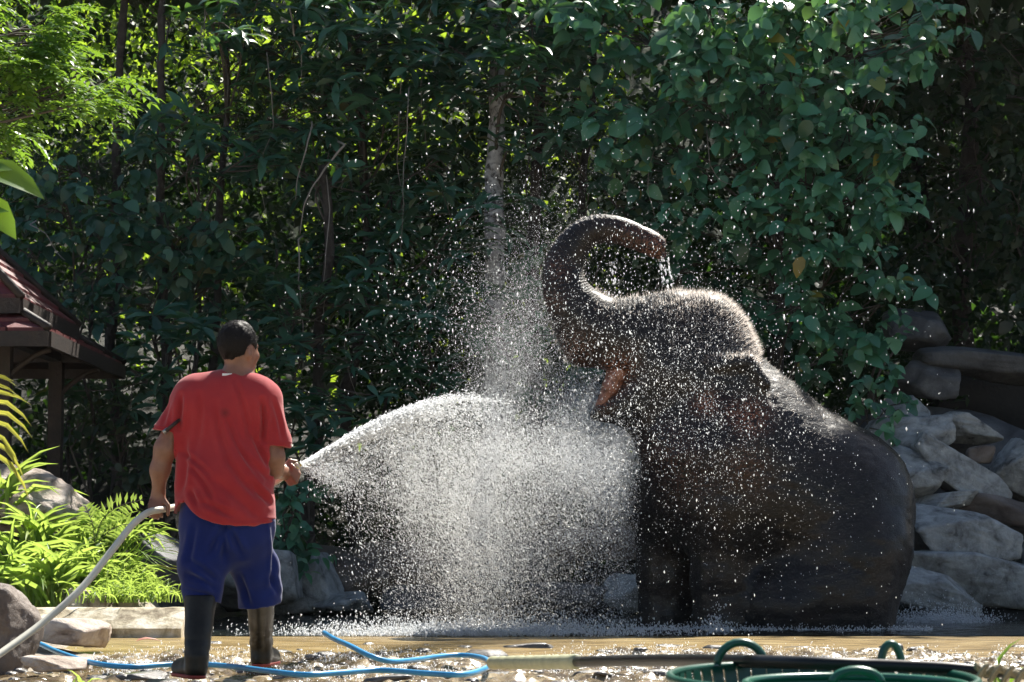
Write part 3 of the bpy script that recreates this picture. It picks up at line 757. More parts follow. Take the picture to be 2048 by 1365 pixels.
# understory
US = "understory saplings in front of the dark forest"
und = [
 (380, 21.6, 250, [(400, 290, 21.0, 110, 40, .4, 12), (520, 300, 21.2, 70, 50, .4, 8), (320, 300, 21.2, 60, 40, .4, 6)], 'whorl', 0.26, 'leaf_dark', "sapling with flat spreading whorls below the dark trunk at the left"),
 (150, 21.6, 330, [(130, 400, 21.2, 110, 70, .5, 26), (250, 420, 21.2, 110, 70, .5, 26), (60, 500, 21.4, 80, 60, .5, 16), (200, 520, 21.4, 120, 70, .5, 28)], 'ovate', 0.16, 'leaf_dark', "bushy sapling above the pavilion roof"),
 (330, 21.4, 440, [(330, 480, 21.2, 110, 60, .5, 26), (420, 440, 21.2, 90, 70, .5, 20), (300, 600, 21.2, 110, 70, .5, 26), (440, 560, 21.4, 100, 80, .5, 24)], 'ovate', 0.17, 'leaf_dark', "sapling with dull green leaves behind the man's head to the left"),
 (360, 20.8, 640, [(330, 660, 20.6, 90, 50, .4, 9), (380, 720, 20.6, 80, 50, .4, 8), (260, 740, 21, 80, 60, .4, 9)], 'whorl', 0.3, 'leaf_dark', "sapling with long pointed leaves left of the man's head"),
 (560, 21.2, 500, [(560, 560, 21.0, 80, 60, .4, 9), (640, 680, 20.8, 90, 70, .4, 14), (570, 760, 20.6, 60, 60, .4, 9), (700, 600, 21.2, 90, 80, .4, 12)], 'whorl', 0.25, 'leaf_dark', "sapling right of the man's head with drooping whorls"),
 (630, 20.6, 780, [(620, 830, 20.4, 70, 40, .3, 8), (680, 780, 20.6, 70, 60, .3, 9), (590, 900, 20.4, 50, 50, .3, 6)], 'whorl', 0.27, 'leaf_dark', "low whorled sapling over the start of the water jet"),
 (780, 21.6, 380, [(800, 420, 21.4, 110, 70, .5, 16), (740, 520, 21.6, 100, 80, .5, 18), (880, 500, 21.6, 110, 80, .5, 18), (930, 410, 21.4, 80, 60, .4, 9)], 'whorl', 0.24, 'leaf_dark', "sapling with hanging whorls left of the pale trunk's foot"),
 (850, 21.2, 600, [(850, 620, 21.0, 110, 60, .5, 18), (940, 580, 21.2, 90, 60, .5, 12), (760, 680, 21.2, 110, 70, .5, 16), (900, 720, 21.2, 130, 60, .5, 18)], 'whorl', 0.22, 'leaf_dark', "sapling behind the left side of the spray plume"),
 (1010, 21.6, 620, [(1010, 660, 21.4, 110, 70, .5, 22), (1080, 560, 21.6, 80, 60, .5, 12), (1130, 760, 21.6, 90, 80, .5, 18)], 'ovate', 0.16, 'leaf_dark', "leafy sapling behind the spray plume beside the elephant's face"),
 (600, 20.0, 960, [(590, 1010, 19.8, 55, 45, .3, 12), (560, 1060, 19.8, 50, 40, .3, 9), (630, 1070, 19.9, 40, 30, .3, 7)], 'ovate', 0.13, 'leaf_right', "small green bush growing over the boulders right of the man's shorts"),
 (1745, 20.6, 700, [(1740, 790, 20.6, 50, 50, .3, 10), (1790, 700, 21, 50, 40, .3, 7), (1700, 830, 20.4, 50, 35, .3, 7)], 'ovate', 0.13, 'leaf_right', "thin bush between the elephant's back and the grey rocks"),
 (180, 20.8, 560, [(180, 620, 21.0, 60, 50, .4, 10), (200, 780, 21.2, 70, 60, .4, 14), (140, 850, 21, 80, 60, .4, 14)], 'small', 0.09, 'leaf_shade', "fine leaved shrub beside the pavilion's eave"),
 (240, 21.0, 800, [(250, 850, 20.8, 70, 60, .4, 12), (200, 930, 20.6, 80, 50, .4, 12), (280, 960, 20.2, 60, 50, .4, 9)], 'ovate', 0.13, 'leaf_shade', "dim shrub behind the man's left arm"),
]
for i, (px, Y, pt, regs, kind, size, mat, lb) in enumerate(und):
    tree(px, Y, pt, 0.02, regs, kind, size, mat, 110, 60 + i, lb, name='sapling', cat='sapling', group=US, twigmat='twig')
# far-off wood: one mass nobody could count, sunlit from above behind the dark front trees
def wood(name, label, n, xr, yr, zr, size, mat, seed, gapfn=None):
    r = np.random.default_rng(seed)
    X = r.uniform(*xr, n); Y = r.uniform(*yr, n); zb = terrain_z(X, Y)
    Z = zb + r.uniform(0, 1, n) * (zr[1] + zr[0] * (Y - yr[0]))
    cl = vnoise(np.stack([X, Y, Z], 1), 0.9, seed)
    k = cl > -0.15
    if gapfn is not None: k &= gapfn(np.stack([X, Y, Z], 1), r)
    p = np.stack([X, Y, Z], 1)[k]; m = len(p)
    lv = Leaves(); L = size * r.uniform(0.6, 1.4, m)
    lv.p = p; lv.d = r.normal(0, 1, (m, 3)) - (0, 0, .3); lv.n = r.normal(0, 0.5, (m, 3)) + (0, -.1, .9); lv.L = L; lv.W = L * r.uniform(.4, .7, m)
    p, R = lv.frames(); V0, F0 = TM['small']
    V = np.einsum('nij,kj->nki', R, V0) + p[:, None]; F = (F0[None] + (np.arange(m) * len(V0))[:, None, None]).reshape(-1, 3)
    return tag(obj(name, V.reshape(-1, 3), F, M[mat]), label, "forest", kind='stuff')
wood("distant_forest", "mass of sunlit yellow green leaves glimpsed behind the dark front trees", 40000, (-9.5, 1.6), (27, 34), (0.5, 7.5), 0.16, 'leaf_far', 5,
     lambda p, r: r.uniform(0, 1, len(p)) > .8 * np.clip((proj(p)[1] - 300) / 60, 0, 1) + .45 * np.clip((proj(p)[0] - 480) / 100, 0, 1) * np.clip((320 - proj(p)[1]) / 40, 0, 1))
wood("shaded_forest", "tangle of leaves coloured for deep shade behind the rock heap and along the right edge", 22000, (3.0, 9.0), (25, 31), (0.15, 6.5), 0.2, 'leaf_deep', 16)
wood("shaded_forest", "leafy undergrowth coloured dark as in shade, filling the gaps between the front trees", 70000, (-6.5, 7.5), (22.3, 26), (0.15, 4.6), 0.12, 'leaf_deep', 6,
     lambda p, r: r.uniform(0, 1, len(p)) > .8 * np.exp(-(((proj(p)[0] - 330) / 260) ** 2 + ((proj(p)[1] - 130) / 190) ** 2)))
X, Y = np.meshgrid(np.linspace(-40, 40, 81), np.linspace(34, 60, 27), indexing='ij')
hz = terrain_z(X, Y) * 0.5 + (Y - 34) ** 0.8 * 1.35 + 0.8 * vnoise(np.stack([X, Y, X * 0], -1), 0.4, 3)
hillm = stone_mat("hill_foliage", [(0.3, (0.008, 0.014, 0.006)), (0.55, (0.02, 0.04, 0.014)), (0.75, (0.05, 0.09, 0.025))], 2.5, 0.9, 1.0, 6)
tag(obj("forest_hill", np.stack([X, Y, hz], -1).reshape(-1, 3), gridfaces(81, 27), hillm), "steep dark wooded hillside closing the view", kind="structure")
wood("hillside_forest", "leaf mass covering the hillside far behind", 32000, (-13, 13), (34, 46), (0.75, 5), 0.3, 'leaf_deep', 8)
def canopy(name, label, n, xr, yr, size, seed, slope=1.30, y0=17.0, z0=.5, zlow=6.3):  # leaf slabs above the view, added to keep direct sun off things below
    r = np.random.default_rng(seed); X = r.uniform(*xr, n); Y = r.uniform(*yr, n)
    top = z0 + (Y - y0) * slope; low = zlow + 0.18 * (Y - 22) + 0 * X
    Z = low + r.uniform(0, 1, n) * np.maximum(top - low, .3)
    p = np.stack([X, Y, Z], 1); k = vnoise(p, .55, seed) > -.42; p = p[k]; m = len(p); lv = Leaves(); L = size * r.uniform(.7, 1.3, m)
    lv.p = p; lv.d = r.normal(0, 1, (m, 3)); lv.n = r.normal(0, .4, (m, 3)) + (0, 0, 1); lv.L = L; lv.W = L * .6
    p, R = lv.frames(); V0, F0 = TM['small']
    V = np.einsum('nij,kj->nki', R, V0) + p[:, None]; F = (F0[None] + (np.arange(m) * len(V0))[:, None, None]).reshape(-1, 3)
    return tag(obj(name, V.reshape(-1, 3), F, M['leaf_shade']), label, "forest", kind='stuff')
canopy("shade_canopy", "unseen leaf canopy added to shade the front of the forest", 26000, (-7.5, 13), (21.8, 26.5), .3, 12)
canopy("shade_canopy", "unseen leaf canopy added farther back to shade the right half of the forest", 22000, (1.5, 17), (26.5, 35), .34, 13, zlow=7.5)
canopy("shade_canopy", "tall crowns closing over the rock heap at the right", 14000, (6.6, 10), (22.5, 26), .32, 14, z0=2.2, zlow=8)
# hanging vines and bare branches
VG = "hanging vines and bare branches in front of the dark forest"
vines = [((806, 130), (800, 200), (795, 330), (808, 400), 21.3, .010, "thin vine hanging in the top middle beside leaf whorls"), ((862, 10), (850, 110), (842, 200), (858, 330), 21.4, .008, "vine hanging left of the pale trunk near the top"),
 ((690, 290), (640, 350), (612, 400), (600, 470), 21.0, .020, "pale bare branch slanting below the top middle whorls"), ((625, 250), (612, 300), (596, 350), (590, 400), 21.0, .016, "pale bare branch left of the slanting one"),
 ((815, 240), (808, 330), (806, 420), (800, 520), 20.9, .008, "longest thin vine left of the pale trunk"), ((540, 170), (545, 260), (520, 330), (530, 420), 21.2, .008, "vine left of the bare branches"),
 ((596, 480), (598, 560), (604, 650), (606, 740), 21.0, .014, "reddish upright vine right of the man's head"), ((660, 420), (652, 500), (648, 570), (650, 640), 21.0, .009, "vine twisting along the dark leaning trunk"),
 ((700, 640), (690, 700), (700, 760), (720, 800), 20.9, .007, "vine hanging behind the top of the jet"), ((580, 20), (588, 70), (600, 100), (604, 160), 21.2, .016, "pale crooked branch near the top edge"),
 ((1300, 330), (1296, 380), (1310, 440), (1306, 480), 21.0, .007, "thin vine above the elephant's trunk tip"), ((1420, 330), (1440, 360), (1480, 375), (1500, 378), 20.6, .007, "thin bare twig between broad leaves right of the trunk tip"),
 ((1560, 300), (1566, 360), (1550, 420), (1545, 470), 20.5, .008, "vine hanging through the broad leaved tree"), ((60, 450), (90, 470), (110, 500), (130, 520), 19.6, .010, "bare twig above the pavilion roof")]
for *pts, Yv, rv, lb in vines:
    w = catmull([P(a, b, Yv + random.uniform(-.1, .1)) for a, b in pts], 8); w = w + 0.012 * np.stack([vnoise(w, 7, k) for k in range(3)], 1)
    rv *= .62; w = np.vstack([w[0] + (rng.normal(0, .05), .1, .35 if rv < .006 else .05), w]); v, f = tube(w, np.linspace(rv, rv * .35, len(w)), 6); tag(obj("vine", v, f, M['twig_pale']), lb, "vine", VG)

# sunlit feathery tree entering at the upper left
t = [(-5.2, 14.6, 0.2), (-5.0, 14.5, 1.6), (-4.7, 14.3, 2.8), (-4.4, 14.2, 4.0), (-4.2, 14.0, 4.8)]
plant('feathery_tree', "sunlit tree with feathery yellow green leaves reaching in at the upper left", 'tree', None, t[0], t, 0.07,
 [(40, 60, 14.0, 90, 90, .6, 26), (70, 160, 13.8, 80, 50, .4, 14), (110, 110, 14.0, 60, 60, .4, 9), (160, 150, 13.7, 40, 20, .3, 5), (120, 200, 13.8, 70, 30, .3, 8), (40, 250, 14.2, 80, 40, .4, 12), (170, 205, 13.6, 30, 15, .2, 3), (0, 150, 14, 60, 90, .5, 14)],
 'pinnate', 0.075, 'leaf_lit', 300, 81, 'bark_dark')
# big bright leaves at the left edge, close to the camera
root = empty('broad_leaf_plant', P(-40, 700, 7.0), "close bright leaves with wavy edges at the left edge above the pavilion roof", "plant")
lv = Leaves()
for (bx, by, tx, ty, w) in [(-50, 330, 88, 382, .11), (-40, 395, 32, 470, .10), (-60, 350, 20, 330, .08), (-50, 440, 12, 415, .06)]:
    a = P(bx, by, 7.0); b = P(tx, ty, 6.95); lv.add(a, b - a, np.array((-.2, -.6, .7)), np.linalg.norm(b - a), w)
build_leaves(lv, 'ovate', M['leaf_lit'], root, 4)
v, f = tube(catmull([P(-60, 700, 7.1), P(-62, 500, 7.05), P(-50, 330, 7.0)], 6), .006, 6); obj('stem', v, f, M['twig'], root)
# palm frond at the left edge
root = empty('palm_frond', P(-60, 960, 7.6), "narrow yellow palm leaflets fanning in from the left edge below the eave", "plant")
lv = Leaves()
for (bx, by, tx, ty) in [(-60, 790, 28, 762), (-60, 780, 34, 772), (-60, 800, 36, 790), (-60, 830, 62, 808), (-60, 820, 64, 852), (-60, 840, 66, 876), (-60, 850, 58, 905), (-60, 860, 40, 935), (-60, 880, 50, 960), (-60, 900, 60, 1000)]:
    a = P(bx, by, 7.6); b = P(tx, ty, 7.55); lv.add(a, b - a, np.array((-.1, -.5, .8)), np.linalg.norm(b - a), .017)
build_leaves(lv, 'strap', M['palm'], root, 12, name='leaflet')
v, f = tube(catmull([P(-62, 1050, 7.7), P(-64, 900, 7.6), P(-58, 780, 7.6)], 6), .008, 6); obj('stem', v, f, M['twig'], root)

# ---- grasses and strap leaves on the left bank
def tuft(name, label, cat, group, px, py, Y, n, L, W, spread, mat='grass', up=1.0, seed=0, kind='strap', nind=60):
    r = np.random.default_rng(seed); b = P(px, py, Y); root = empty(name, b, label, cat, group); lv = Leaves()
    for i in range(n):
        a = r.uniform(0, 2 * PI); el = r.uniform(0.25, 1.2) * up
        d = np.array((math.cos(a) * math.cos(el), math.sin(a) * math.cos(el), math.sin(el)))
        l = L * r.uniform(.6, 1.15)
        lv.add(b + np.array((r.normal(0, spread), r.normal(0, spread), 0)), d, np.array((-math.cos(a) * .4, -math.sin(a) * .4, 1.0)), l, W * r.uniform(.7, 1.2))
    build_leaves(lv, kind, M[mat], root, nind, name='leaf', rest='foliage'); return root
SG = "clumps of strap leaved plants on the left bank"
for i, (px, py, Y, n, L, lb) in enumerate([(20, 1190, 16.0, 70, .55, "big clump of bright strap leaves at the left edge"), (95, 1215, 15.8, 70, .5, "bright strap leaf clump spilling over the kerb's left end"),
   (70, 1130, 16.4, 60, .5, "strap leaf clump below the sunlit tan boulder"), (160, 1180, 16.2, 60, .42, "strap leaf clump right of the kerb's short block"), (15, 1050, 16.9, 40, .6, "tall strap leaf clump in front of the tan boulder at the left edge")]):
    tuft('strap_leaf_clump', lb, 'plant', SG, px, py, Y, n, L, .035, .06, seed=300 + i)
GG = "clumps of fine grass on the left bank"
for i, (px, py, Y, n, L, lb) in enumerate([(210, 1175, 16.3, 160, .28, "fine grass left of the dark boulder"), (265, 1190, 16.0, 200, .2, "low bright grass just above the long kerb"), (235, 1100, 16.8, 130, .36, "taller fine grass below the fern frond"), (300, 1205, 15.8, 150, .16, "lowest grass at the right end of the kerb"), (185, 1120, 16.7, 140, .3, "fine grass right of the strap leaves"), (215, 1205, 15.7, 200, .15, "grass between the stones on the kerb")]):
    tuft('grass_clump', lb, 'grass', GG, px, py, Y, n, L, .010, .13, seed=320 + i, nind=50)
# drooping seed grasses
root = empty('seed_grass', P(240, 1180, 16.4), "long arching seed grass leaning toward the man's left hand", "grass")
r = np.random.default_rng(5)
for i in range(18):
    tx, ty = r.uniform(285, 362), r.uniform(1058, 1150); b = P(r.uniform(215, 265), r.uniform(1130, 1190), 16.4); t = P(tx, ty, 16.2)
    m = (b + t) / 2 + (0, 0, .10 + .05 * r.random()); w = catmull([b, m, t], 6); v, f = tube(w, np.linspace(.0025, .0018, len(w)), 4); obj('stalk', v, f, M['grass'], root)
    if i % 2 == 0:
        v, f = tube(catmull([t, t + (0.05, 0, -.01), t + (.09, 0, -.03)], 4), [.003] * 8 + [.002], 5); obj('seed_head', v, f, M['palm'], root)
# fern
root = empty('fern', P(190, 1090, 16.5), "yellow green fern frond rising left of the man's left hand", "fern")
lv = Leaves()
for fr_, (pts, m) in enumerate([([(190, 1080), (205, 1040), (240, 1012), (286, 1000)], 15), ([(190, 1090), (185, 1050), (178, 1030), (170, 1012)], 9), ([(195, 1090), (215, 1065), (245, 1050), (268, 1052)], 10)]):
    w = catmull([P(a, b, 16.4) for a, b in pts], 8); v, f = tube(w, .003, 5); obj('frond_stem', v, f, M['twig'], root)
    for i in range(m):
        k = int((i + .5) / m * (len(w) - 1)); d = unit(w[min(k+1, len(w)-1)] - w[k-1 if k else 0]); s_ = np.array((-d[2], 0, d[0]))
        for sg in (-1, 1):
            l = .10 * math.sin(PI * (i + 2) / (m + 2.5)) + .02; lv.add(w[k], d * .45 + sg * s_ + (0, .15, 0), (0, -1, .35), l, .026)
build_leaves(lv, 'small', M['grass'], root, 80, name='leaflet')
tuft('blade_of_grass', "single broad green blade of grass at the lower right corner by the rope", 'grass', None, 2010, 1400, 5.2, 3, .13, .012, .02, up=1.3, seed=9, mat='leaf_lit')
tuft('blade_of_grass', "green blades poking up at the bottom edge in the lower left", 'grass', None, 165, 1385, 8.4, 5, .09, .010, .02, up=1.2, seed=10, mat='grass')

# ------------------------------------------------------------------ pavilion
M['tile'] = stone_mat("red_brown_shingle", [(0.3, (0.055, 0.010, 0.010)), (0.5, (0.12, 0.020, 0.020)), (0.75, (0.19, 0.036, 0.034))], 5.0, 0.55, 0.4, 40)
M['wood'] = stone_mat("dark_timber", [(0.3, (0.01, 0.006, 0.004)), (0.6, (0.03, 0.018, 0.012)), (0.8, (0.06, 0.04, 0.026))], 8.0, 0.6, 0.4, 40)
def pavilion():
    cx, cy, w = -5.35, 18.75, 1.7
    root = empty('pavilion', (cx, cy, 0.4), "timber pavilion with two tiered red brown shingle roof at the left edge", 'pavilion')
    def tier(x0, x1, y0, y1, z0, x2, x3, y2, y3, z1, n, th=0.035):
        # courses of shingles on each of the four faces, from eave to top
        lo = [(x0, y0), (x1, y0), (x1, y1), (x0, y1)]; hi = [(x2, y2), (x3, y2), (x3, y3), (x2, y3)]
        for s in range(4):
            a, b = np.array(lo[s]), np.array(lo[(s+1) % 4]); c, d = np.array(hi[(s+1) % 4]), np.array(hi[s])
            cen = np.array(((x0+x1)/2, (y0+y1)/2)); out = unit((a + b) / 2 - cen)
            for k in range(n):
                t0, t1 = k / n, (k + 1.12) / n
                t1 = min(t1, 1)
                za, zb = z0 + (z1 - z0) * t0, z0 + (z1 - z0) * t1
                A0, B0, B1, A1 = a + (d - a) * t0, b + (c - b) * t0, b + (c - b) * t1, a + (d - a) * t1
                m = 11
                for q in range(m):
                    u0, u1 = (q + .03) / m, (q + .97) / m
                    q0 = A0 + (B0 - A0) * u0; q1 = A0 + (B0 - A0) * u1; q2 = A1 + (B1 - A1) * u1; q3 = A1 + (B1 - A1) * u0
                    lift = th + random.uniform(0, .006)
                    V = [(*q0, za + lift), (*q1, za + lift), (*q2, zb + .008), (*q3, zb + .008), (*q0, za - .004), (*q1, za - .004), (*q2, zb - .02), (*q3, zb - .02)]
                    F = [(0, 1, 2, 3), (7, 6, 5, 4), (0, 4, 5, 1), (1, 5, 6, 2), (2, 6, 7, 3), (3, 7, 4, 0)]
                    if s in (0, 1): obj('shingle', V, F, M['tile'], root, False)
                    else: rest.append((V, F))
            # underside boards + fascia
            Vb = [(*a, z0 - .03), (*b, z0 - .03), (*c, z1 - .06), (*d, z1 - .06)]
            und_.append((Vb, [(0, 3, 2, 1)]))
            e = a + (b - a) * .5
            L = np.linalg.norm(b - a)
            und2.append(box((*(e + out * .012), z0 - .055), (L + .03 if s % 2 == 0 else .04, .04 if s % 2 == 0 else L - .02, .12)))
        for k in range(4):
            a = np.array((*lo[k], z0 + .04)); b = np.array((*hi[k], z1 + .05))
            cen = np.array(((x0+x1)/2, (y0+y1)/2, 0))
            v, f = tube([a + (a - b) * .02, (a + b) / 2, b], .035, 6); obj('ridge_cap', v, f, M['wood'], root)
    rest = []; und_ = []; und2 = []
    X1 = -3.63
    tier(X1 - 3.5, X1, 17.1, 20.45, 2.28, X1 - 2.9, X1 - .6, 17.7, 19.85, 2.62, 4)
    tier(X1 - 3.25, X1 - .27, 17.3, 19.6, 2.56, X1 - 2.0, X1 - 1.5, 18.2, 18.7, 3.75, 9)
    v, f = join(rest); tag(obj('shingles', v, f, M['tile'], root, False), kind='stuff')
    v, f = join(und_); obj('soffit', v, f, M['wood'], root, False)
    for b_ in und2: obj('fascia_board', b_[0], b_[1], M['wood'], root, False)
    for (x, y) in ((X1 - .48, 17.75), (X1 - 2.9, 17.75), (X1 - .48, 19.8), (X1 - 2.9, 19.8)):
        p = obj('post', *box((x, y, 1.35), (.12, .12, 2.1)), M['wood'], root, False)
        v, f = tube(catmull([(x, y, 1.85), (x + .06, y, 2.0), (x + .25, y, 2.15), (x + .38, y, 2.2)], 5), .025, 6); obj('bracket', v, f, M['wood'], root)
    for y in (17.75, 19.8): obj('beam', *box((X1 - 1.69, y, 2.33), (2.9, .1, .14)), M['wood'], root, False)
    for x in (X1 - .48, X1 - 2.9): obj('beam', *box((x, 18.775, 2.33), (.1, 1.9, .13)), M['wood'], root, False)
    obj('floor', *box((X1 - 1.69, 18.78, .62), (3.1, 2.9, .12)), M['wood'], root, False)
    obj('railing', *box((X1 - 1.69, 19.8, 1.15), (2.3, .05, .08)), M['wood'], root, False)
pavilion()

# ------------------------------------------------------------------ the elephant
YE = 17.0
SE = YE / FPX
def E(px, py, dy=0.0): return P(px, py, YE + dy)
TRUNK = [(1255, 672, 74), (1205, 662, 66), (1160, 628, 56), (1134, 590, 46), (1125, 545, 38), (1140, 500, 34), (1172, 467, 30), (1215, 457, 26.5), (1262, 470, 24.5), (1300, 487, 23), (1322, 500, 21)]
def elephant():
    fld = Field((0.15, 15.9, -0.5), (3.4, 18.1, 3.4), 0.02)
    R = lambda px: px * SE
    def c(a, b, ra, rb, k=.12, da=0, db=0, sy=1): fld.cone(E(*a, da), E(*b, db), R(ra), R(rb), k, sy)
    c((1488, 922), (1662, 1010), 166, 166, .2, sy=1.0)          # trunk of the body
    c((1480, 1000), (1640, 1060), 150, 150, .2)                 # belly
    for s in (-1, 1):
        c((1665, 1030), (1700, 1100), 120, 112, .15, s * .16, s * .26)   # haunch
        c((1700, 1100), (1690, 1200), 112, 96, .12, s * .26, s * .36)
        c((1690, 1200), (1696, 1330), 96, 90, .1, s * .36, s * .36)
        c((1690, 1130), (1575, 1215), 108, 92, .14, s * .26, s * .34); c((1575, 1215), (1600, 1330), 88, 70, .1, s * .34, s * .34)
        # shoulders and front legs
        dx = 0 if s < 0 else 0
        fx = 1455 if s < 0 else 1345
        c((1440, 930), (fx - 5, 1010), 120, 84, .16, s * .22, s * .30)
        c((fx - 5, 1010), (fx - 8, 1150), 78, 62, .12, s * .30, s * .30)
        c((fx - 8, 1150), (fx - 8, 1340), 60, 64, .08, s * .30, s * .30)
    c((1400, 905), (1395, 985), 112, 100, .2)                   # chest
    c((1380, 860), (1480, 900), 95, 150, .2)                    # neck under
    c((1480, 850), (1410, 760), 120, 112, .2)                   # neck
    fld.ell(E(1402, 700), (R(104), R(100), R(112)), .15)        # cranium
    for s in (-1, 1): fld.ell(E(1412, 660, s * .15), (R(66), R(48), R(66)), .10)   # twin domes
    fld.ell(E(1330, 672), (R(90), R(80), R(84)), .12)           # forehead
    fld.ell(E(1350, 600, 0), (R(22), R(50), R(14)), .06)
    c((1330, 700), (1255, 675), 96, 76, .14)
    for s in (-1, 1):
        c((1345, 752), (1300, 790), 70, 48, .12, s * .16, s * .12)   # cheeks
        fld.ell(E(1322, 676, s * .315), (R(26), R(14), R(16)), .05)  # brow
        c((1285, 700), (1225, 718), 30, 22, .07, s * .14, s * .12)   # tusk sheaths / upper lip
    TS = catmull(np.array(TRUNK, float), 4)
    for (x0, y0, r0), (x1, y1, r1) in zip(TS[:-1], TS[1:]): c((x0, y0), (x1, y1), r0 * 1.02, r1 * 1.02, .02, sy=.95)
    c((1230, 690), (1170, 690), 42, 42, .08)                    # lower trunk root
    c((1170, 690), (1150, 660), 42, 40, .06)
    # lower jaw
    c((1330, 800), (1262, 812), 66, 44, .1)
    c((1262, 812), (1212, 822), 42, 24, .06); c((1212, 822), (1188, 832), 22, 11, .03)
    c((1330, 830), (1400, 880), 66, 100, .16)
    c((1258, 760), (1275, 800), 22, 34, .06)
    # mouth hollow
    fld.cone(E(1222, 768), E(1196, 778), R(17), R(30), .03, 1.3, op='s')
    # trunk opening
    tip = E(1322, 500); d = unit(E(1322, 500) - E(1300, 487))
    fld.cut_local = None
    X = fld.ax[0][:, None, None]; Y = fld.ax[1][None, :, None]; Z = fld.ax[2][None, None, :]
    nn = unit(np.array((0.92, 0, 0.18)))
    pl = ((X - tip[0] - .05) * nn[0] + (Y - tip[1]) * nn[1] + (Z - tip[2]) * nn[2])
    reg = (np.abs(X - tip[0]) < .14) & (np.abs(Z - tip[2]) < .14) & (np.abs(Y - tip[1]) < .2)
    fld.f = np.where(reg, np.maximum(fld.f, pl), fld.f).astype(np.float32)
    fld.cone(tip + d * .03 + (0, -.035, 0), tip + d * .2 + (0, -.035, 0), .03, .035, .01, 1, 's')
    fld.cone(tip + d * .03 + (0, .035, 0), tip + d * .2 + (0, .035, 0), .03, .035, .01, 1, 's')
    # ears: thin flaps folded back along the neck
    for s in (-1, 1):
        a = .22
        Rm = rot_m(0, math.radians(-14), s * a)
        fld.ell(E(1474, 800, s * .52), (R(62), .028, R(92)), .035, Rm.T)
        fld.ell(E(1452, 850, s * .53), (R(40), .028, R(52)), .03, Rm.T)
        c((1428, 742), (1438, 870), 15, 9, .05, s * .44, s * .50)
        fld.ell(E(1422, 770, s * .40), (R(22), .06, R(60)), .07)
        c((1430, 730), (1500, 724), 15, 13, .04, s * .47, s * .55); c((1500, 724), (1534, 770), 13, 9, .04, s * .55, s * .58)    # folded upper edge
    # tail
    c((1806, 1050), (1812, 1110), 12, 10, .05, -.02, -.03); c((1812, 1110), (1792, 1190), 9, 7, .03, -.03, -.03)
    V, Q = fld.mesh(2)
    N = vnormals(V, Q)
    # folds and wrinkles as real relief
    x, y = proj(V)
    legs = np.clip((y - 900) / 200, 0, 1)
    w = 0.011 * fbm(V, 3.2, 3, 3) + 0.006 * np.abs(vnoise(V * np.array((1, 1, 2.2)), 11, 5)) - 0.006 * (1 - np.abs(vnoise(V * np.array((1.5, 1.5, 1.0)), 5.5, 6))) ** 6
    w *= 1 - .75 * np.clip((1260 - x) / 60, 0, 1)
    V = V + N * w[:, None]
    o = obj('body', V, Q, None, None)
    me = o.data
    # per-vertex data: distance along the trunk and skin depigmentation
    tp = catmull([E(a, b) for a, b, _ in TRUNK], 8); seg = np.concatenate([[0], np.cumsum(np.linalg.norm(np.diff(tp, axis=0), axis=1))])
    dd = np.linalg.norm(V[:, None, [0, 2]] - tp[None, :, [0, 2]], axis=2); j = dd.argmin(1)
    # smooth projection on the centreline
    j0 = np.clip(j, 1, len(tp) - 2); tang = tp[j0 + 1] - tp[j0 - 1]; tl = np.linalg.norm(tang, axis=1)
    along = seg[j0] + ((V - tp[j0]) * tang).sum(1) / tl
    rr = np.interp(seg[j0], seg, np.interp(np.linspace(0, 1, len(tp)), np.linspace(0, 1, len(TRUNK)), [t[2] for t in TRUNK])) * SE
    ontr = np.clip(1.6 - dd[np.arange(len(V)), j] / (rr * 1.0), 0, 1) * np.clip((1330 - x) / 60, 0, 1) * np.clip((760 - y) / 40, 0, 1)
    at = me.attributes.new('along', 'FLOAT', 'POINT'); at.data.foreach_set('value', along.astype(np.float32))
    at = me.attributes.new('ontrunk', 'FLOAT', 'POINT'); at.data.foreach_set('value', ontr.astype(np.float32))
    pk = np.zeros(len(V))
    for (a, b, ra, s_) in [(1412, 808, 26, 1.0), (1500, 835, 34, 1.0), (1470, 828, 26, .7), (1235, 740, 34, 1.2), (1222, 770, 26, 1.0), (1205, 800, 20, .8), (1150, 700, 40, .5), (1105, 600, 30, .35), (1115, 540, 28, .4), (1310, 495, 40, .9), (1270, 472, 40, .5), (1340, 905, 60, .35), (1370, 960, 60, .25), (1490, 935, 50, .3)]:
        pk = np.maximum(pk, s_ * np.exp(-((x - a) ** 2 + (y - b) ** 2) / ra ** 2))
    at = me.attributes.new('pink', 'FLOAT', 'POINT'); at.data.foreach_set('value', (.72 * pk).astype(np.float32))
    # skin
    m, n, b = new_mat("wet_elephant_skin")
    geo = nd(n, "ShaderNodeNewGeometry").outputs["Position"]
    base = ramp(n, tex(n, 2.2, 8, .6, geo), [(.3, (.009, .009, .010)), (.5, (.017, .015, .015)), (.7, (.030, .022, .018))])
    pa = nd(n, "ShaderNodeAttribute", attribute_name='pink'); sp = tex(n, 55, 3, .5, geo)
    mm = nd(n, "ShaderNodeMath", operation='MULTIPLY'); n.links.new(pa.outputs["Fac"], mm.inputs[0])
    rs = nd(n, "ShaderNodeMapRange"); rs.inputs[1].default_value = .40; rs.inputs[2].default_value = .56; n.links.new(sp, rs.inputs[0]); n.links.new(rs.outputs[0], mm.inputs[1])
    mm.use_clamp = True
    mx = nd(n, "ShaderNodeMix", data_type='RGBA'); n.links.new(mm.outputs[0], mx.inputs[0]); n.links.new(base, mx.inputs[6]); mx.inputs[7].default_value = (.30, .115, .06, 1)
    n.links.new(mx.outputs[2], b.inputs["Base Color"])
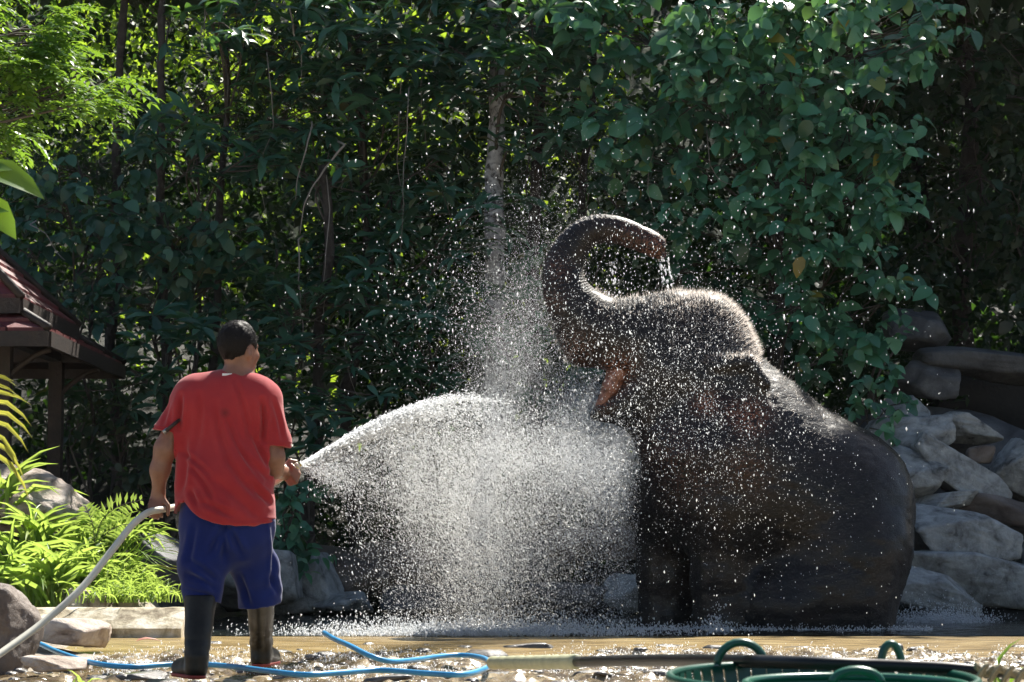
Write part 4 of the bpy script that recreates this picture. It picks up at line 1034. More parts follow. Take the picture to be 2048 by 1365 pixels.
    b.inputs["Roughness"].default_value = .6; b.inputs["Specular IOR Level"].default_value = .2; b.inputs["Coat Weight"].default_value = .7; b.inputs["Coat Roughness"].default_value = .27; b.inputs["Coat IOR"].default_value = 1.33
    # wrinkles: crossing creases, and rings round the trunk
    mp = nd(n, "ShaderNodeMapping"); mp.inputs["Scale"].default_value = (1, 1, 1.5); n.links.new(geo, mp.inputs[0])
    vo = nd(n, "ShaderNodeTexVoronoi", feature='DISTANCE_TO_EDGE'); vo.inputs["Scale"].default_value = 30; 
    wn = nd(n, "ShaderNodeVectorMath", operation='ADD'); nz = nd(n, "ShaderNodeTexNoise"); nz.inputs["Scale"].default_value = 9
    sc_ = nd(n, "ShaderNodeVectorMath", operation='SCALE'); sc_.inputs[3].default_value = .08; n.links.new(geo, nz.inputs["Vector"]); n.links.new(nz.outputs["Color"], sc_.inputs[0])
    n.links.new(mp.outputs[0], wn.inputs[0]); n.links.new(sc_.outputs[0], wn.inputs[1]); n.links.new(wn.outputs[0], vo.inputs["Vector"])
    vr = nd(n, "ShaderNodeMapRange"); vr.inputs[2].default_value = .12; n.links.new(vo.outputs["Distance"], vr.inputs[0])
    al = nd(n, "ShaderNodeAttribute", attribute_name='along'); ot = nd(n, "ShaderNodeAttribute", attribute_name='ontrunk')
    s1 = nd(n, "ShaderNodeMath", operation='MULTIPLY'); s1.inputs[1].default_value = 190; n.links.new(al.outputs["Fac"], s1.inputs[0])
    s1b = nd(n, "ShaderNodeMath", operation='MULTIPLY_ADD'); s1b.inputs[1].default_value = 5.0; n.links.new(nz.outputs[0], s1b.inputs[0]); n.links.new(s1.outputs[0], s1b.inputs[2])
    s2 = nd(n, "ShaderNodeMath", operation='SINE'); n.links.new(s1b.outputs[0], s2.inputs[0])
    s3 = nd(n, "ShaderNodeMath", operation='MULTIPLY'); n.links.new(s2.outputs[0], s3.inputs[0]); n.links.new(ot.outputs["Fac"], s3.inputs[1])
    s4 = nd(n, "ShaderNodeMath", operation='MULTIPLY_ADD'); s4.inputs[1].default_value = .9; n.links.new(s3.outputs[0], s4.inputs[0]); n.links.new(vr.outputs[0], s4.inputs[2])
    bp = nd(n, "ShaderNodeBump"); bp.inputs["Strength"].default_value = .9; bp.inputs["Distance"].default_value = .011
    n.links.new(s4.outputs[0], bp.inputs["Height"]); n.links.new(bp.outputs[0], b.inputs["Normal"])
    me.materials.append(m)
    root = empty('elephant', (2.0, YE, 0), "dark wet elephant with trunk curled up over its head, sitting up in the pool", 'elephant')
    o.parent = root; o.location = -root.location
    # mouth: pink lower lip and tongue
    pinkm = stone_mat("pink_mouth_skin", [(.35, (.10, .035, .022)), (.5, (.3, .12, .075)), (.7, (.42, .2, .14))], 22, .35, .5, 50, .4)
    f2 = Field((.55, 16.4, 1.4), (1.25, 17.6, 2.2), .009)
    f2.cone(E(1240, 742), E(1224, 775), R(27), R(20), .03, 1.6); f2.cone(E(1224, 775), E(1206, 806), R(19), R(12), .03, 1.5); f2.cone(E(1206, 806), E(1190, 826), R(11), R(6), .02, 1.3)
    v, q = f2.mesh(2); v = v + vnormals(v, q) * (.008 * fbm(v, 12, 3, 2))[:, None]; obj('tongue', v, q, pinkm, root)
    # eyes
    eyem = plain_mat("elephant_eye", (.02, .012, .008), .08, coat=1)
    for s in (-1, 1):
        v, f = ico(3); e = E(1318, 690, s * .335); obj('eye', v * .021 + e, [tuple(t) for t in f], eyem, root)
    # nostril shade is real depth; coarse hair on head, jaw and trunk
    hm = leaf_mat("coarse_hair_rim_light", [(0, (.3, .24, .2)), (1, (.5, .43, .38))], (.95, .88, .82), .6, .3)  # hair paled and thickened to stand for the crown's bright rim highlight
    r = np.random.default_rng(3)
    top = (N[:, 2] > .15) & (x > 1190) & (x < 1520) & (y < 760) & (y > 560) & (V[:, 1] < 17.35)
    wt = np.where(top, .4 + 2.2 * np.clip((x - 1320) / 60, 0, 1), 0); ids = r.choice(len(V), 8200, p=wt / wt.sum())
    k2 = (N[:, 0] < -.2) & (x < 1175) & (y > 640) & (y < 760)
    i2 = r.choice(np.nonzero(k2)[0], 260)
    k3 = (N[:, 2] > .2) & (x > 1500) & (x < 1680) & (y < 900); i3 = r.choice(np.nonzero(k3)[0], 1500)
    k4 = (x < 1340) & (y < 620); i4 = r.choice(np.nonzero(k4)[0], 1400)
    ids = np.concatenate([ids, i2, i3, i4]); L = np.concatenate([r.uniform(.02, .06, 8200), r.uniform(.03, .09, 260), r.uniform(.01, .03, 1500), r.uniform(.008, .02, 1400)])
    d = N[ids] + r.normal(0, .35, (len(ids), 3)) + (.1, 0, 0); d /= np.linalg.norm(d, axis=1)[:, None]
    sdv = np.cross(d, r.normal(0, 1, d.shape)); sdv /= np.linalg.norm(sdv, axis=1)[:, None]
    b0 = V[ids] - N[ids] * .003; hw = .0017
    hv = np.stack([b0 - sdv * hw, b0 + sdv * hw, b0 + d * L[:, None]], 1).reshape(-1, 3); hf = np.arange(len(ids) * 3).reshape(-1, 3)
    tag(obj('hair', hv, hf, hm, root), kind='stuff')
    return V, N
EV, EN = elephant()

# ------------------------------------------------------------------ the man
YM = 10.5
SM = YM / FPX
def H(px, py, dy=0.0): return P(px, py, YM + dy)
def skin_mat():
    m, n, b = new_mat("brown_skin")
    g = nd(n, "ShaderNodeNewGeometry").outputs["Position"]
    n.links.new(ramp(n, tex(n, 18, 5, .6, g), [(.3, (.19, .085, .05)), (.7, (.29, .14, .085))]), b.inputs["Base Color"])
    b.inputs["Roughness"].default_value = .42; b.inputs["Subsurface Weight"].default_value = .15; b.inputs["Subsurface Radius"].default_value = (.02, .008, .004); b.inputs["Subsurface Scale"].default_value = .5
    bp = nd(n, "ShaderNodeBump"); bp.inputs["Strength"].default_value = .25; bp.inputs["Distance"].default_value = .002
    n.links.new(tex(n, 160, 3, .6, g), bp.inputs["Height"]); n.links.new(bp.outputs[0], b.inputs["Normal"]); return m
def cloth_mat(name, lo, hi, stain=None):
    m, n, b = new_mat(name); g = nd(n, "ShaderNodeNewGeometry").outputs["Position"]
    col = ramp(n, tex(n, 5, 6, .6, g), [(.3, lo), (.7, hi)])
    if stain:
        dd = nd(n, "ShaderNodeVectorMath", operation='DISTANCE'); n.links.new(g, dd.inputs[0]); dd.inputs[1].default_value = stain
        mr = nd(n, "ShaderNodeMapRange"); mr.inputs[1].default_value = .004; mr.inputs[2].default_value = .03; mr.inputs[3].default_value = .55; mr.inputs[4].default_value = 0; n.links.new(dd.outputs["Value"], mr.inputs[0])
        mx = nd(n, "ShaderNodeMix", data_type='RGBA'); n.links.new(mr.outputs[0], mx.inputs[0]); n.links.new(col, mx.inputs[6]); mx.inputs[7].default_value = (.06, .015, .015, 1); col = mx.outputs[2]
    n.links.new(col, b.inputs["Base Color"]); b.inputs["Roughness"].default_value = .85; b.inputs["Sheen Weight"].default_value = .25; b.inputs["Specular IOR Level"].default_value = .25
    bp = nd(n, "ShaderNodeBump"); bp.inputs["Strength"].default_value = .3; bp.inputs["Distance"].default_value = .002
    n.links.new(tex(n, 220, 2, .5, g), bp.inputs["Height"]); n.links.new(bp.outputs[0], b.inputs["Normal"])
    tr = nd(n, "ShaderNodeBsdfTranslucent"); n.links.new(col, tr.inputs[0]); ms = nd(n, "ShaderNodeMixShader"); ms.inputs[0].default_value = .12
    n.links.new(b.outputs[0], ms.inputs[1]); n.links.new(tr.outputs[0], ms.inputs[2]); n.links.new(ms.outputs[0], n.nodes["Material Output"].inputs[0])
    return m
def man():
    R = lambda p: p * SM
    root = empty('person', (H(455, 1340)[0], YM, 0), "man seen from behind in red t-shirt, blue shorts and black rubber boots, hosing the elephant", 'person')
    lo = H(270, 1370, -.3); hi = H(620, 630, .3)
    # --- body
    f = Field((lo[0], 9.95, -.05), (hi[0], 11.4, 1.75), .0062)
    def c(a, b, ra, rb, k=.03, da=0, db=0, sy=1): f.cone(H(*a, da), H(*b, db), R(ra), R(rb), k, sy)
    yaw = math.radians(38); fd = np.array((math.sin(yaw), math.cos(yaw), 0)); rt = np.array((math.cos(yaw), -math.sin(yaw), 0))
    hc = H(476, 690)
    Rm = np.stack([rt, fd, (0, 0, 1)])
    f.ell(hc, (.077, .094, .100), .03, Rm)                       # skull
    up = np.array((0, 0, 1.0))
    fc = hc + fd * .045 - up * .055
    f.ell(fc, (.062, .062, .075), .03, Rm)                       # face
    f.cone(hc + fd * .075 - up * .115, hc + fd * .02 - up * .09, .024, .05, .03)   # chin, jaw
    f.cone(hc + fd * .100 - up * .02, hc + fd * .122 - up * .052, .009, .014, .012)  # nose
    for s in (-1, 1):
        f.cone(hc + fd * .092 + rt * s * .012 - up * .002, hc + fd * .078 + rt * s * .05 - up * .002, .010, .009, .012)   # brow
        f.ell(hc + fd * .072 + rt * s * .042 - up * .052, (.022, .02, .02), .02)       # cheek bone
        f.ell(hc + fd * .094 + rt * s * .031 - up * .020, (.013, .01, .008), .006, None, 's')
        f.ell(hc + fd * .088 + rt * s * .031 - up * .020, (.012, .011, .009), .004)     # eyelid
        e = hc + rt * s * .080 - up * .035 - fd * .005
        f.ell(e, (.010, .020, .032), .008, np.stack([rt, fd, up]))
        f.ell(e + rt * s * .010, (.006, .010, .018), .005, np.stack([rt, fd, up]), 's')
    f.cone(hc + fd * .103 - up * .078 - rt * .018, hc + fd * .103 - up * .078 + rt * .018, .007, .007, .008)   # lips
    f.cone(hc + fd * .101 - up * .088 - rt * .014, hc + fd * .101 - up * .088 + rt * .014, .007, .007, .006)
    c((479, 722), (472, 775), 25, 31, .04, .0, .0)
    c((472, 765), (405, 782), 24, 20, .05); c((472, 765), (512, 784), 24, 20, .05)
    c((400, 800), (505, 800), 34, 34, .08, sy=.95)
    c((452, 830), (452, 960), 66, 70, .08, sy=.52); c((452, 960), (455, 1020), 74, 70, .05, sy=.6)
    # legs
    c((415, 1050), (405, 1190), 36, 26, .05, 0, -.03); c((405, 1190), (400, 1300), 20, 14, .04, -.03, -.16)
    c((498, 1050), (518, 1180), 36, 26, .05, 0, .2); c((518, 1180), (521, 1270), 20, 13, .04, .2, .5)
    # left arm (hangs down, holds the hose)
    c((378, 800), (331, 898), 28, 21, .05, 0, -.02); c((331, 898), (320, 940), 21.5, 19, .03, -.02, -.01); c((320, 940), (317, 985), 18, 12.5, .03, -.01, .02)
    pal = H(314, 1004, .02)
    f.cone(H(317, 988, .02), H(312, 1010, .015), R(13), R(17), .02, .72)
    # hose runs through the fist, fingers wrap under it
    for i, (kx, ky, ex, ey, ln) in enumerate([(298, 1009, 299, 1033, 1.0), (306, 1013, 307, 1037, 1.05), (314, 1015, 315, 1038, 1.0), (322, 1014, 323, 1034, .85)]):
        f.cone(H(kx, ky - 6, -.005), H(kx - 1, ky + 9, -.028), .0105, .0098, .008)
        f.cone(H(kx - 1, ky + 9, -.028), H(ex, ey - 3, -.016), .0098, .009, .004)
        f.cone(H(ex, ey - 3, -.016), H(ex + 1, ey, .010), .009, .008, .004)
    f.cone(H(326, 998, .01), H(336, 1012, .0), .014, .0115, .012); f.cone(H(336, 1012, .0), H(336, 1030, -.005), .0112, .009, .005)
    # right arm (elbow bent, forearm pointing away)
    c((532, 805), (546, 915), 28, 22, .05, 0, .02); c((546, 915), (545, 938), 22, 20, .03, .02, .05); c((545, 938), (566, 946), 20.5, 13, .03, .05, .24)
    f.cone(H(566, 946, .23), H(580, 944, .29), R(13), R(16.5), .02)
    for i in range(4):
        a0 = H(578 + i * 5.2, 928 + i * 2.2, .27 + .012 * i); a1 = H(586 + i * 4.0, 934 + i * 5.0, .235); a2 = H(583 + i * 3.2, 950 + i * 5.0, .225); a3 = H(572 + i * 2.6, 960 + i * 3.4, .25)
        f.cone(a0, a1, .0115, .0105, .007); f.cone(a1, a2, .0105, .0098, .004); f.cone(a2, a3, .0096, .0085, .004)
    f.cone(H(568, 934, .24), H(580, 922, .26), .014, .0115, .01); f.cone(H(580, 922, .26), H(594, 924, .28), .0112, .009, .005)
    V, Q = f.mesh(1)
    obj('body', V, Q, skin_mat(), root)
    # eyes
    for s in (-1, 1):
        v, t = ico(2); obj('eye', v * .0105 + (hc + fd * .088 + rt * s * .031 - up * .020), [tuple(q) for q in t], eye_w, root)
    # --- hair: cropped, thick
    f = Field(hc - .17, hc + .17, .0055)
    f.ell(hc + up * .008 - fd * .004, (.088, .104, .110), .02, Rm)
    nrm = unit(fd * 1.0 - up * .42)       # face opening
    f.cut(hc + fd * .062, nrm)
    f.cut(hc - up * .066, unit(-up + fd * .35))
    e = hc + rt * .085 - up * .038 + fd * .012
    f.ell(e, (.05, .034, .036), .01, Rm, 's')
    e2 = hc - rt * .085 - up * .038 + fd * .012
    f.ell(e2, (.05, .034, .036), .01, Rm, 's')
    V, Q = f.mesh(2); N = vnormals(V, Q); V = V + N * (.006 * fbm(V * np.array((1, 1, .5)), 55, 3, 4))[:, None]
    hm = plain_mat("black_hair", (.008, .006, .005), .6, var=.4, vscale=90)
    hm.node_tree.nodes['Principled BSDF'].inputs['Specular IOR Level'].default_value = .2
    r = np.random.default_rng(4)
    ids = r.choice(np.nonzero(N[:, 2] > -.6)[0], 4200); L = r.uniform(.006, .022, len(ids))
    d = N[ids] * .55 + r.normal(0, .4, (len(ids), 3)) + (.15, 0, -.15); d /= np.linalg.norm(d, axis=1)[:, None]
    sdv = np.cross(d, r.normal(0, 1, d.shape)); sdv /= np.linalg.norm(sdv, axis=1)[:, None]; b0 = V[ids] - N[ids] * .002
    hv = np.stack([b0 - sdv * .0007, b0 + sdv * .0007, b0 + d * L[:, None]], 1).reshape(-1, 3)
    F = [tuple(q) for q in Q.tolist()] + [tuple(q) for q in (np.arange(len(ids) * 3).reshape(-1, 3) + len(V)).tolist()]
    obj('hair', np.vstack([V, hv]), F, hm, root)
    # --- t-shirt
    f = Field((H(295, 0)[0], 10.15, .60), (H(600, 0)[0], 10.95, 1.62), .0068)
    def c(a, b, ra, rb, k=.03, da=0, db=0, sy=1, op='u'): f.cone(H(*a, da), H(*b, db), R(ra), R(rb), k, sy, op)
    c((466, 772), (400, 784), 33, 30, .05); c((470, 772), (518, 788), 33, 30, .05)
    c((396, 805), (508, 805), 46, 46, .08, sy=.92)
    c((446, 850), (450, 960), 86, 92, .08, sy=.60); c((450, 960), (449, 1040), 92, 97, .06, sy=.74); c((449, 1040), (449, 1110), 97, 98, .05, sy=.78)
    c((384, 800), (338, 868), 37, 31, .06, 0, -.02); c((338, 868), (322, 905), 30, 29, .03, -.02, -.02)
    c((522, 808), (548, 885), 38, 33, .06, 0, .02); c((548, 885), (552, 930), 32, 31, .03, .02, .02)
    X = f.ax[0][:, None, None]; Y = f.ax[1][None, :, None]; Z = f.ax[2][None, None, :]
    # hem heights: sleeves and the bottom edge, which is rucked up at the left
    xl = H(358, 0)[0]; xr = H(534, 0)[0]
    pxs = 1024 + X / YM * FPX
    hem = np.interp(pxs.ravel(), [300, 345, 352, 366, 378, 392, 410, 440, 480, 520, 548, 600], [1030, 1030, 1030, 1008, 1005, 1022, 1037, 1049, 1054, 1052, 1045, 1045])
    hz_ = (CZ + (1091 - hem) * SM)[:, None, None]
    body = hz_ - Z
    a = H(312, 861); b = H(358, 868); nl = np.array((-(a[2]-b[2]), 0, (a[0]-b[0]))); nl = unit(nl); nl = nl if nl[2] < 0 else -nl
    sl = (X - a[0]) * nl[0] + (Z - a[2]) * nl[2]
    a = H(522, 889); b = H(582, 897); nr = np.array((-(a[2]-b[2]), 0, (a[0]-b[0]))); nr = unit(nr); nr = nr if nr[2] < 0 else -nr
    sr = (X - a[0]) * nr[0] + (Z - a[2]) * nr[2]
    g = f.f
    left = (pxs < 352) & (Z > 1.0 + 0 * X); right = (pxs > 540) & (Z > .95 + 0 * X)
    g = np.maximum(g, body)
    g = np.where(left & np.ones_like(g, bool), np.maximum(g, sl), g)
    g = np.where(right & np.ones_like(g, bool), np.maximum(g, np.where(pxs > 543, sr, -9)), g)
    # tidy everything that pokes out below the sleeve hems
    g = np.where((pxs < 349) & (Z < H(0, 880)[2]) & (Z > H(0, 1000)[2]), .02, g); g = np.where((pxs > 551) & (Z < H(0, 905)[2]) & (Z > H(0, 990)[2]), .02, g)
    f.f = g.astype(np.float32)
    # hollow sleeves, hem and neck so that the cloth has an edge
    c((350, 862), (322, 905), 25, 25, .01, -.02, -.02, 1, 's'); c((545, 880), (552, 930), 27, 27, .01, .02, .02, 1, 's')
    c((449, 1035), (449, 1120), 88, 92, .01, 0, 0, .74, 's')
    f.cone(H(476, 722, .0), H(477, 752, .012), R(31), R(28.5), .012, 1, 's')
    V, Q = f.mesh(3); N = vnormals(V, Q); x, y = proj(V)
    w = 0.0035 * vnoise(V * np.array((1, 1, .45)), 9, 1) + 0.003 * vnoise(V * np.array((1.6, 1, .7)), 18, 2)
    def crease(x0, y0, x1, y1, wd, dep, bend=0):
        t = np.clip(((x - x0) * (x1 - x0) + (y - y0) * (y1 - y0)) / ((x1-x0)**2 + (y1-y0)**2), 0, 1)
        cxp = x0 + t * (x1 - x0) + bend * np.sin(PI * t); cyp = y0 + t * (y1 - y0)
        q = np.hypot(x - cxp, y - cyp); fade = np.sin(PI * np.clip(t, .02, .98)) ** .5
        return 1.7 * dep * fade * (np.exp(-(q / wd) ** 2) - .6 * np.exp(-((q - wd * 1.9) / wd) ** 2))
    for cr in [(432, 805, 462, 930, 6, -.006, -6), (455, 920, 530, 1000, 7, -.010, -8), (480, 900, 540, 960, 6, -.008, -4), (505, 870, 535, 930, 5, -.008, 0), (372, 880, 362, 990, 6, -.008, 3), (525, 800, 524, 885, 5, -.012, 3), (362, 790, 357, 860, 5, -.012, 0), (400, 1000, 470, 1035, 6, -.007, 0), (380, 980, 395, 1012, 5, -.009, 0), (545, 800, 565, 880, 4, -.005, 2), (340, 800, 325, 850, 4, -.005, 0), (430, 960, 520, 1040, 8, -.006, 4), (500, 960, 542, 1010, 5, -.007, 0), (300, 853, 366, 862, 1.6, -.003, 0), (515, 882, 592, 890, 1.6, -.003, 0), (395, 1020, 470, 1044, 1.8, -.003, 5), (455, 1043, 560, 1040, 1.8, -.003, 0), (470, 760, 500, 880, 5, -.005, 4), (400, 790, 390, 900, 6, -.005, 5), (380, 930, 430, 1010, 5, -.007, 6), (360, 900, 420, 950, 5, -.006, 3), (455, 840, 520, 960, 4, -.006, -8)]:
        w = w + crease(*cr)
    V = V + N * w[:, None]
    st = H(450, 825, -.2); bk = V[np.argmin(np.hypot(x - 450, y - 825) + (V[:, 1] > 10.5) * 1e3)]
    red = cloth_mat("red_cotton", (.36, .022, .03), (.45, .04, .045), tuple(bk))
    sh = obj('t_shirt', V, Q, red, root)
    # neck tag and seams
    tg = H(453, 746, 0); k = np.argmin(np.hypot(x - 453, y - 747) + (V[:, 1] > 10.5) * 1e3); tgp = V[k] + (0, -.005, -.004)
    obj('neck_tag', *box(tgp, (R(19), .003, R(5)), 0), plain_mat("white_tag", (.75, .75, .75), .8), sh, False)
    # --- shorts
    f = Field((H(345, 0)[0], 10.1, .25), (H(580, 0)[0], 11.05, .95), .0068)
    c((452, 1000), (455, 1050), 86, 86, .05, sy=.62)
    c((412, 1045), (404, 1130), 51, 45, .06, 0, -.02, .95); c((404, 1130), (405, 1178), 45, 37, .05, -.02, -.03, .95); c((405, 1178), (406, 1215), 38, 35, .03, -.03, -.03, .95)
    c((496, 1045), (508, 1130), 51, 44, .06, 0, .1, .95); c((508, 1130), (520, 1185), 44, 40, .05, .1, .15, .95); c((520, 1185), (518, 1235), 41, 44, .03, .15, .16, .95)
    X = f.ax[0][:, None, None]; Z = f.ax[2][None, None, :]; pxs = 1024 + X / YM * FPX
    hem = np.interp(pxs.ravel(), [345, 368, 442, 455, 472, 500, 545, 562, 580], [1200, 1201, 1205, 1210, 1219, 1220, 1214, 1204, 1200])
    f.f = np.maximum(f.f, (CZ + (1091 - hem) * SM)[:, None, None] - Z).astype(np.float32)
    c((405, 1185), (406, 1240), 30, 33, .01, -.03, -.03, 1, 's'); c((519, 1195), (518, 1250), 34, 38, .01, .15, .16, 1, 's')
    V, Q = f.mesh(3); N = vnormals(V, Q); x, y = proj(V)
    w = 0.004 * vnoise(V * np.array((1, 1, .5)), 9, 4) + .003 * vnoise(V, 20, 5)
    for cr in [(452, 1040, 448, 1120, 6, -.009, 0), (452, 1050, 420, 1110, 6, -.008, 0), (455, 1050, 485, 1110, 6, -.009, 0), (375, 1120, 432, 1165, 6, -.010, 6), (378, 1150, 432, 1180, 5, -.009, 5), (372, 1180, 430, 1195, 4, -.006, 3), (480, 1150, 500, 1212, 5, -.008, 0), (545, 1050, 542, 1180, 5, -.009, 6), (540, 1150, 556, 1190, 5, -.007, 0), (390, 1050, 376, 1130, 6, -.007, 0)]:
        w = w + crease(*cr)
    V = V + N * w[:, None]
    obj('shorts', V, Q, cloth_mat("blue_cotton", (.005, .014, .11), (.009, .026, .17)), root)
    # --- boots
    rub = plain_mat("black_rubber", (.016, .014, .010), .38, var=.4, vscale=30)
    rub.node_tree.nodes['Principled BSDF'].inputs['Specular IOR Level'].default_value = .3
    redr = plain_mat("red_rubber_sole", (.28, .03, .02), .5)
    def boot(px, top, bot, dy0, dy1, rt0, rt1, rh, splay, name='boot'):
        a = H(px[0], top, dy0); dz = dy1
        ft = P(px[1], bot, YM + dz); zb = max(ft[2], 0.0)
        f = Field((ft[0] - .19, min(a[1], ft[1]) - .16, zb - .05), (ft[0] + .16, ft[1] + .36, a[2] + .08), .0062)
        ank = np.array((ft[0], ft[1], zb + .11))
        f.cone(a + (0, 0, .05), ank, rt0, rt1, .03)
        heel = np.array((ft[0], ft[1] - .01, zb + .045)); toe = np.array((ft[0] + splay, ft[1] + .19, zb + .038))
        f.cone(heel, heel + (0, 0, .07), .046, .044, .03); f.cone(heel, toe, .045, .044, .03)
        f.cone(np.array((ft[0], ft[1] + .03, zb + .08)), toe, .045, .036, .03)
        f.cut((0, 0, zb + .015), (0, 0, -1)); f.cut((0, 0, a[2]), (0, 0, 1))
        f.cone(a + (0, 0, .03), a - (0, 0, .06), rt0 - .009, rt0 - .012, .005, 1, 's')
        V, Q = f.mesh(2); N = vnormals(V, Q)
        V = V + N * (.0022 * np.sin(V[:, 2] * 95 + 3 * vnoise(V, 8, 3)) * np.clip(1 - np.abs(V[:, 2] - zb - .14) / .08, 0, 1) + .003 * vnoise(V, 14, 6))[:, None]
        b = obj(name, V, Q, rub, root)
        f = Field((ft[0] - .16, ft[1] - .2, zb - .02), (ft[0] + .16, ft[1] + .36, zb + .04), .005)
        f.cone(heel - (0, 0, .03), toe - (0, 0, .025), .046, .048, .01); f.cut((0, 0, zb + .019), (0, 0, 1)); f.cut((0, 0, zb), (0, 0, -1))
        V, Q = f.mesh(1); obj('sole', V, Q, redr, b); return b
    boot((403, 393), 1190, 1358, -.03, -.17, .080, .056, 0, -.10)
    boot((521, 522), 1182, 1334, .15, .60, .074, .054, 0, .03)
    return V
eye_w = plain_mat("eye_dark", (.05, .03, .02), .1)
man()
# stick tucked under his left arm
v, f = tube(catmull([H(331, 863, -.11), H(348, 849, -.115), H(368, 832, -.03)], 6), [.009] * 12 + [.010], 10)
v2, f2 = tube([H(327, 866, -.11), H(336, 859, -.105)], .012, 10)
root = empty('stick', H(331, 862, -.10), "short dark stick tucked under the man's left arm", 'stick'); obj('shaft', v, f, M['wood'], root); obj('metal_cap', v2, f2, plain_mat("dull_metal", (.3, .3, .3), .35, 1), root)

# ------------------------------------------------------------------ hoses, pipe, rope, baskets
white_h = plain_mat("milky_white_hose", (.62, .6, .5), .35, var=.12, vscale=8)
hp = [(-60, 1352, 9.6), (0, 1308, 9.75), (80, 1250, 9.95), (160, 1180, 10.1), (225, 1100, 10.25), (265, 1050, 10.35), (295, 1026, 10.42), (320, 1020, 10.47), (350, 1015, 10.62), (400, 1010, 10.78), (460, 1000, 10.85), (510, 985, 10.85), (540, 970, 10.80), (562, 957, 10.76), (580, 942, 10.75), (597, 930, 10.76)]
w = catmull([P(*q) for q in hp], 8); v, f = tube(w, .0165, 14)
root = empty('garden_hose', P(320, 1020, 10.47), "milky white hose rising from the lower left through both of the man's hands", 'hose'); obj('tube', v, f, white_h, root)
v, f = tube([P(590, 935, 10.755), P(600, 927.5, 10.765)], [.018, .014], 12, False); obj('nozzle', v, f, plain_mat("brass_nozzle", (.5, .38, .15), .3, 1), root)
blue = plain_mat("blue_pvc_hose", (.04, .28, .55), .35, var=.15, vscale=14)
def gY(py, z=.03): return (CZ - z) * FPX / (py - 1091)
bp_ = [(-80, 1240), (50, 1277), (120, 1306), (190, 1327), (260, 1334), (330, 1330), (400, 1329), (470, 1334), (540, 1343), (610, 1350), (680, 1346), (760, 1341), (850, 1347), (910, 1350), (950, 1345), (978, 1332), (970, 1318), (930, 1311), (880, 1313), (830, 1320), (780, 1323), (740, 1312), (700, 1292), (668, 1278), (648, 1266)]
zz = [.1, .08, .05, .04, .03, .03, .03, .03, .03, .03, .03, .03, .03, .03, .03, .03, .03, .03, .03, .03, .04, .07, .11, .13, .15]
yy = [gY(b, z) for (a, b), z in zip(bp_, zz)]
w = catmull([P(a, b, Y) for (a, b), Y in zip(bp_, yy)], 8); v, f = tube(w, .0135, 12)
tag(obj('hose', v, f, blue), "bright blue hose looping across the stream with its open end lifted", 'hose')
cream = plain_mat("cream_hose_wrap", (.42, .42, .26), .5); blackp = plain_mat("dark_pipe", (.010, .011, .011), .4)
blackp.node_tree.nodes['Principled BSDF'].inputs['Specular IOR Level'].default_value = .3
Yp_ = lambda px: float(np.interp(px, [985, 1155, 1300, 1450, 1600, 1900, 2100], [8.8, 7.5, 6.4, 5.6, 5.25, 5.15, 5.1]))
pp = [(985, 1326), (1070, 1325), (1155, 1324), (1300, 1321), (1450, 1322), (1600, 1326), (1750, 1331), (1880, 1336), (1960, 1342), (2100, 1352)]
ptz = [P(a, b, Yp_(a)) for a, b in pp]
root = empty('pipe', ptz[2], "dark straight pipe with cream wrapped left end lying over the green baskets", 'pipe')
w = catmull(ptz[2:], 8); rad = np.linspace(.0185, .0125, len(w)); v, f = tube(w, rad, 14); obj('tube', v, f, blackp, root)
w = catmull(ptz[:3], 16); rad = .0255 + .0012 * np.sign(np.sin(np.arange(len(w)) * 1.9)); v, f = tube(w, rad, 14); obj('wrapping', v, f, cream, root)
# baskets
def basket(px, py, Y, rx, ry, hgt, label, handles, mat, nst=52):
    c = P(px, py, Y); root = empty('basket', (c[0], c[1], c[2] - hgt), label, 'basket', "green plastic baskets at the bottom right")
    a = np.linspace(0, 2 * PI, 73)
    ring = lambda z, k: np.stack([c[0] + rx * k * np.cos(a), c[1] + ry * k * np.sin(a), np.full_like(a, c[2] + z)], 1)
    v, f = tube(ring(0, 1), .010, 8, False); obj('rim', v, f, mat, root)
    for z in (-.045, -.09, -.135, -.18, -.225):
        if -z < hgt: 
            v, f = tube(ring(z, 1 + z * .6), .0045, 6, False); obj('hoop', v, f, mat, root)
    bv, bf = box((0, 0, 0), (.040, .004, hgt)); me = mesh_from('stave', bv, bf, False); me.materials.append(mat)
    for i in range(nst):
        t = i / nst * 2 * PI; o = bpy.data.objects.new('stave', me); k = 1 - hgt * .3
        o.parent = root; o.location = (rx * k * math.cos(t), ry * k * math.sin(t), hgt / 2); o.rotation_euler = (0, 0, math.atan2(ry * math.cos(t), -rx * math.sin(t))); COL.objects.link(o)
        # lean outward toward the rim
        o.rotation_euler = (Matrix.Rotation(math.atan2(ry * math.cos(t), -rx * math.sin(t)), 4, 'Z') @ Matrix.Rotation(math.radians(9), 4, 'X')).to_euler()
    v = np.vstack([ring(-hgt, 1 - hgt * .6)[:-1], [(c[0], c[1], c[2] - hgt)]]); f = [(i, (i + 1) % 72, 72) for i in range(72)]; obj('base', v, f, mat, root)
    for (x0, x1, top, ym) in handles:
        xm = (x0 + x1) / 2; A = P(x0, py - 5, ym); B = P(x1, py - 5, ym); T = P(xm, top, ym)
        z0 = c[2]; pts = []
        for k in range(13):
            t = PI * k / 12; pts.append(((A[0] + B[0]) / 2 - (B[0] - A[0]) / 2 * math.cos(t), ym, z0 + (T[2] - z0) * math.sin(t)))
        v, f = tube(pts, .0105, 8); v[:, 1] = ym + (v[:, 1] - ym) * 1.4; obj('handle', v, f, mat, root)
    return root
gm1 = plain_mat("dark_green_plastic", (.006, .075, .048), .32, var=.2, vscale=12); gm2 = plain_mat("bright_green_plastic", (.008, .10, .06), .32, var=.2, vscale=12)
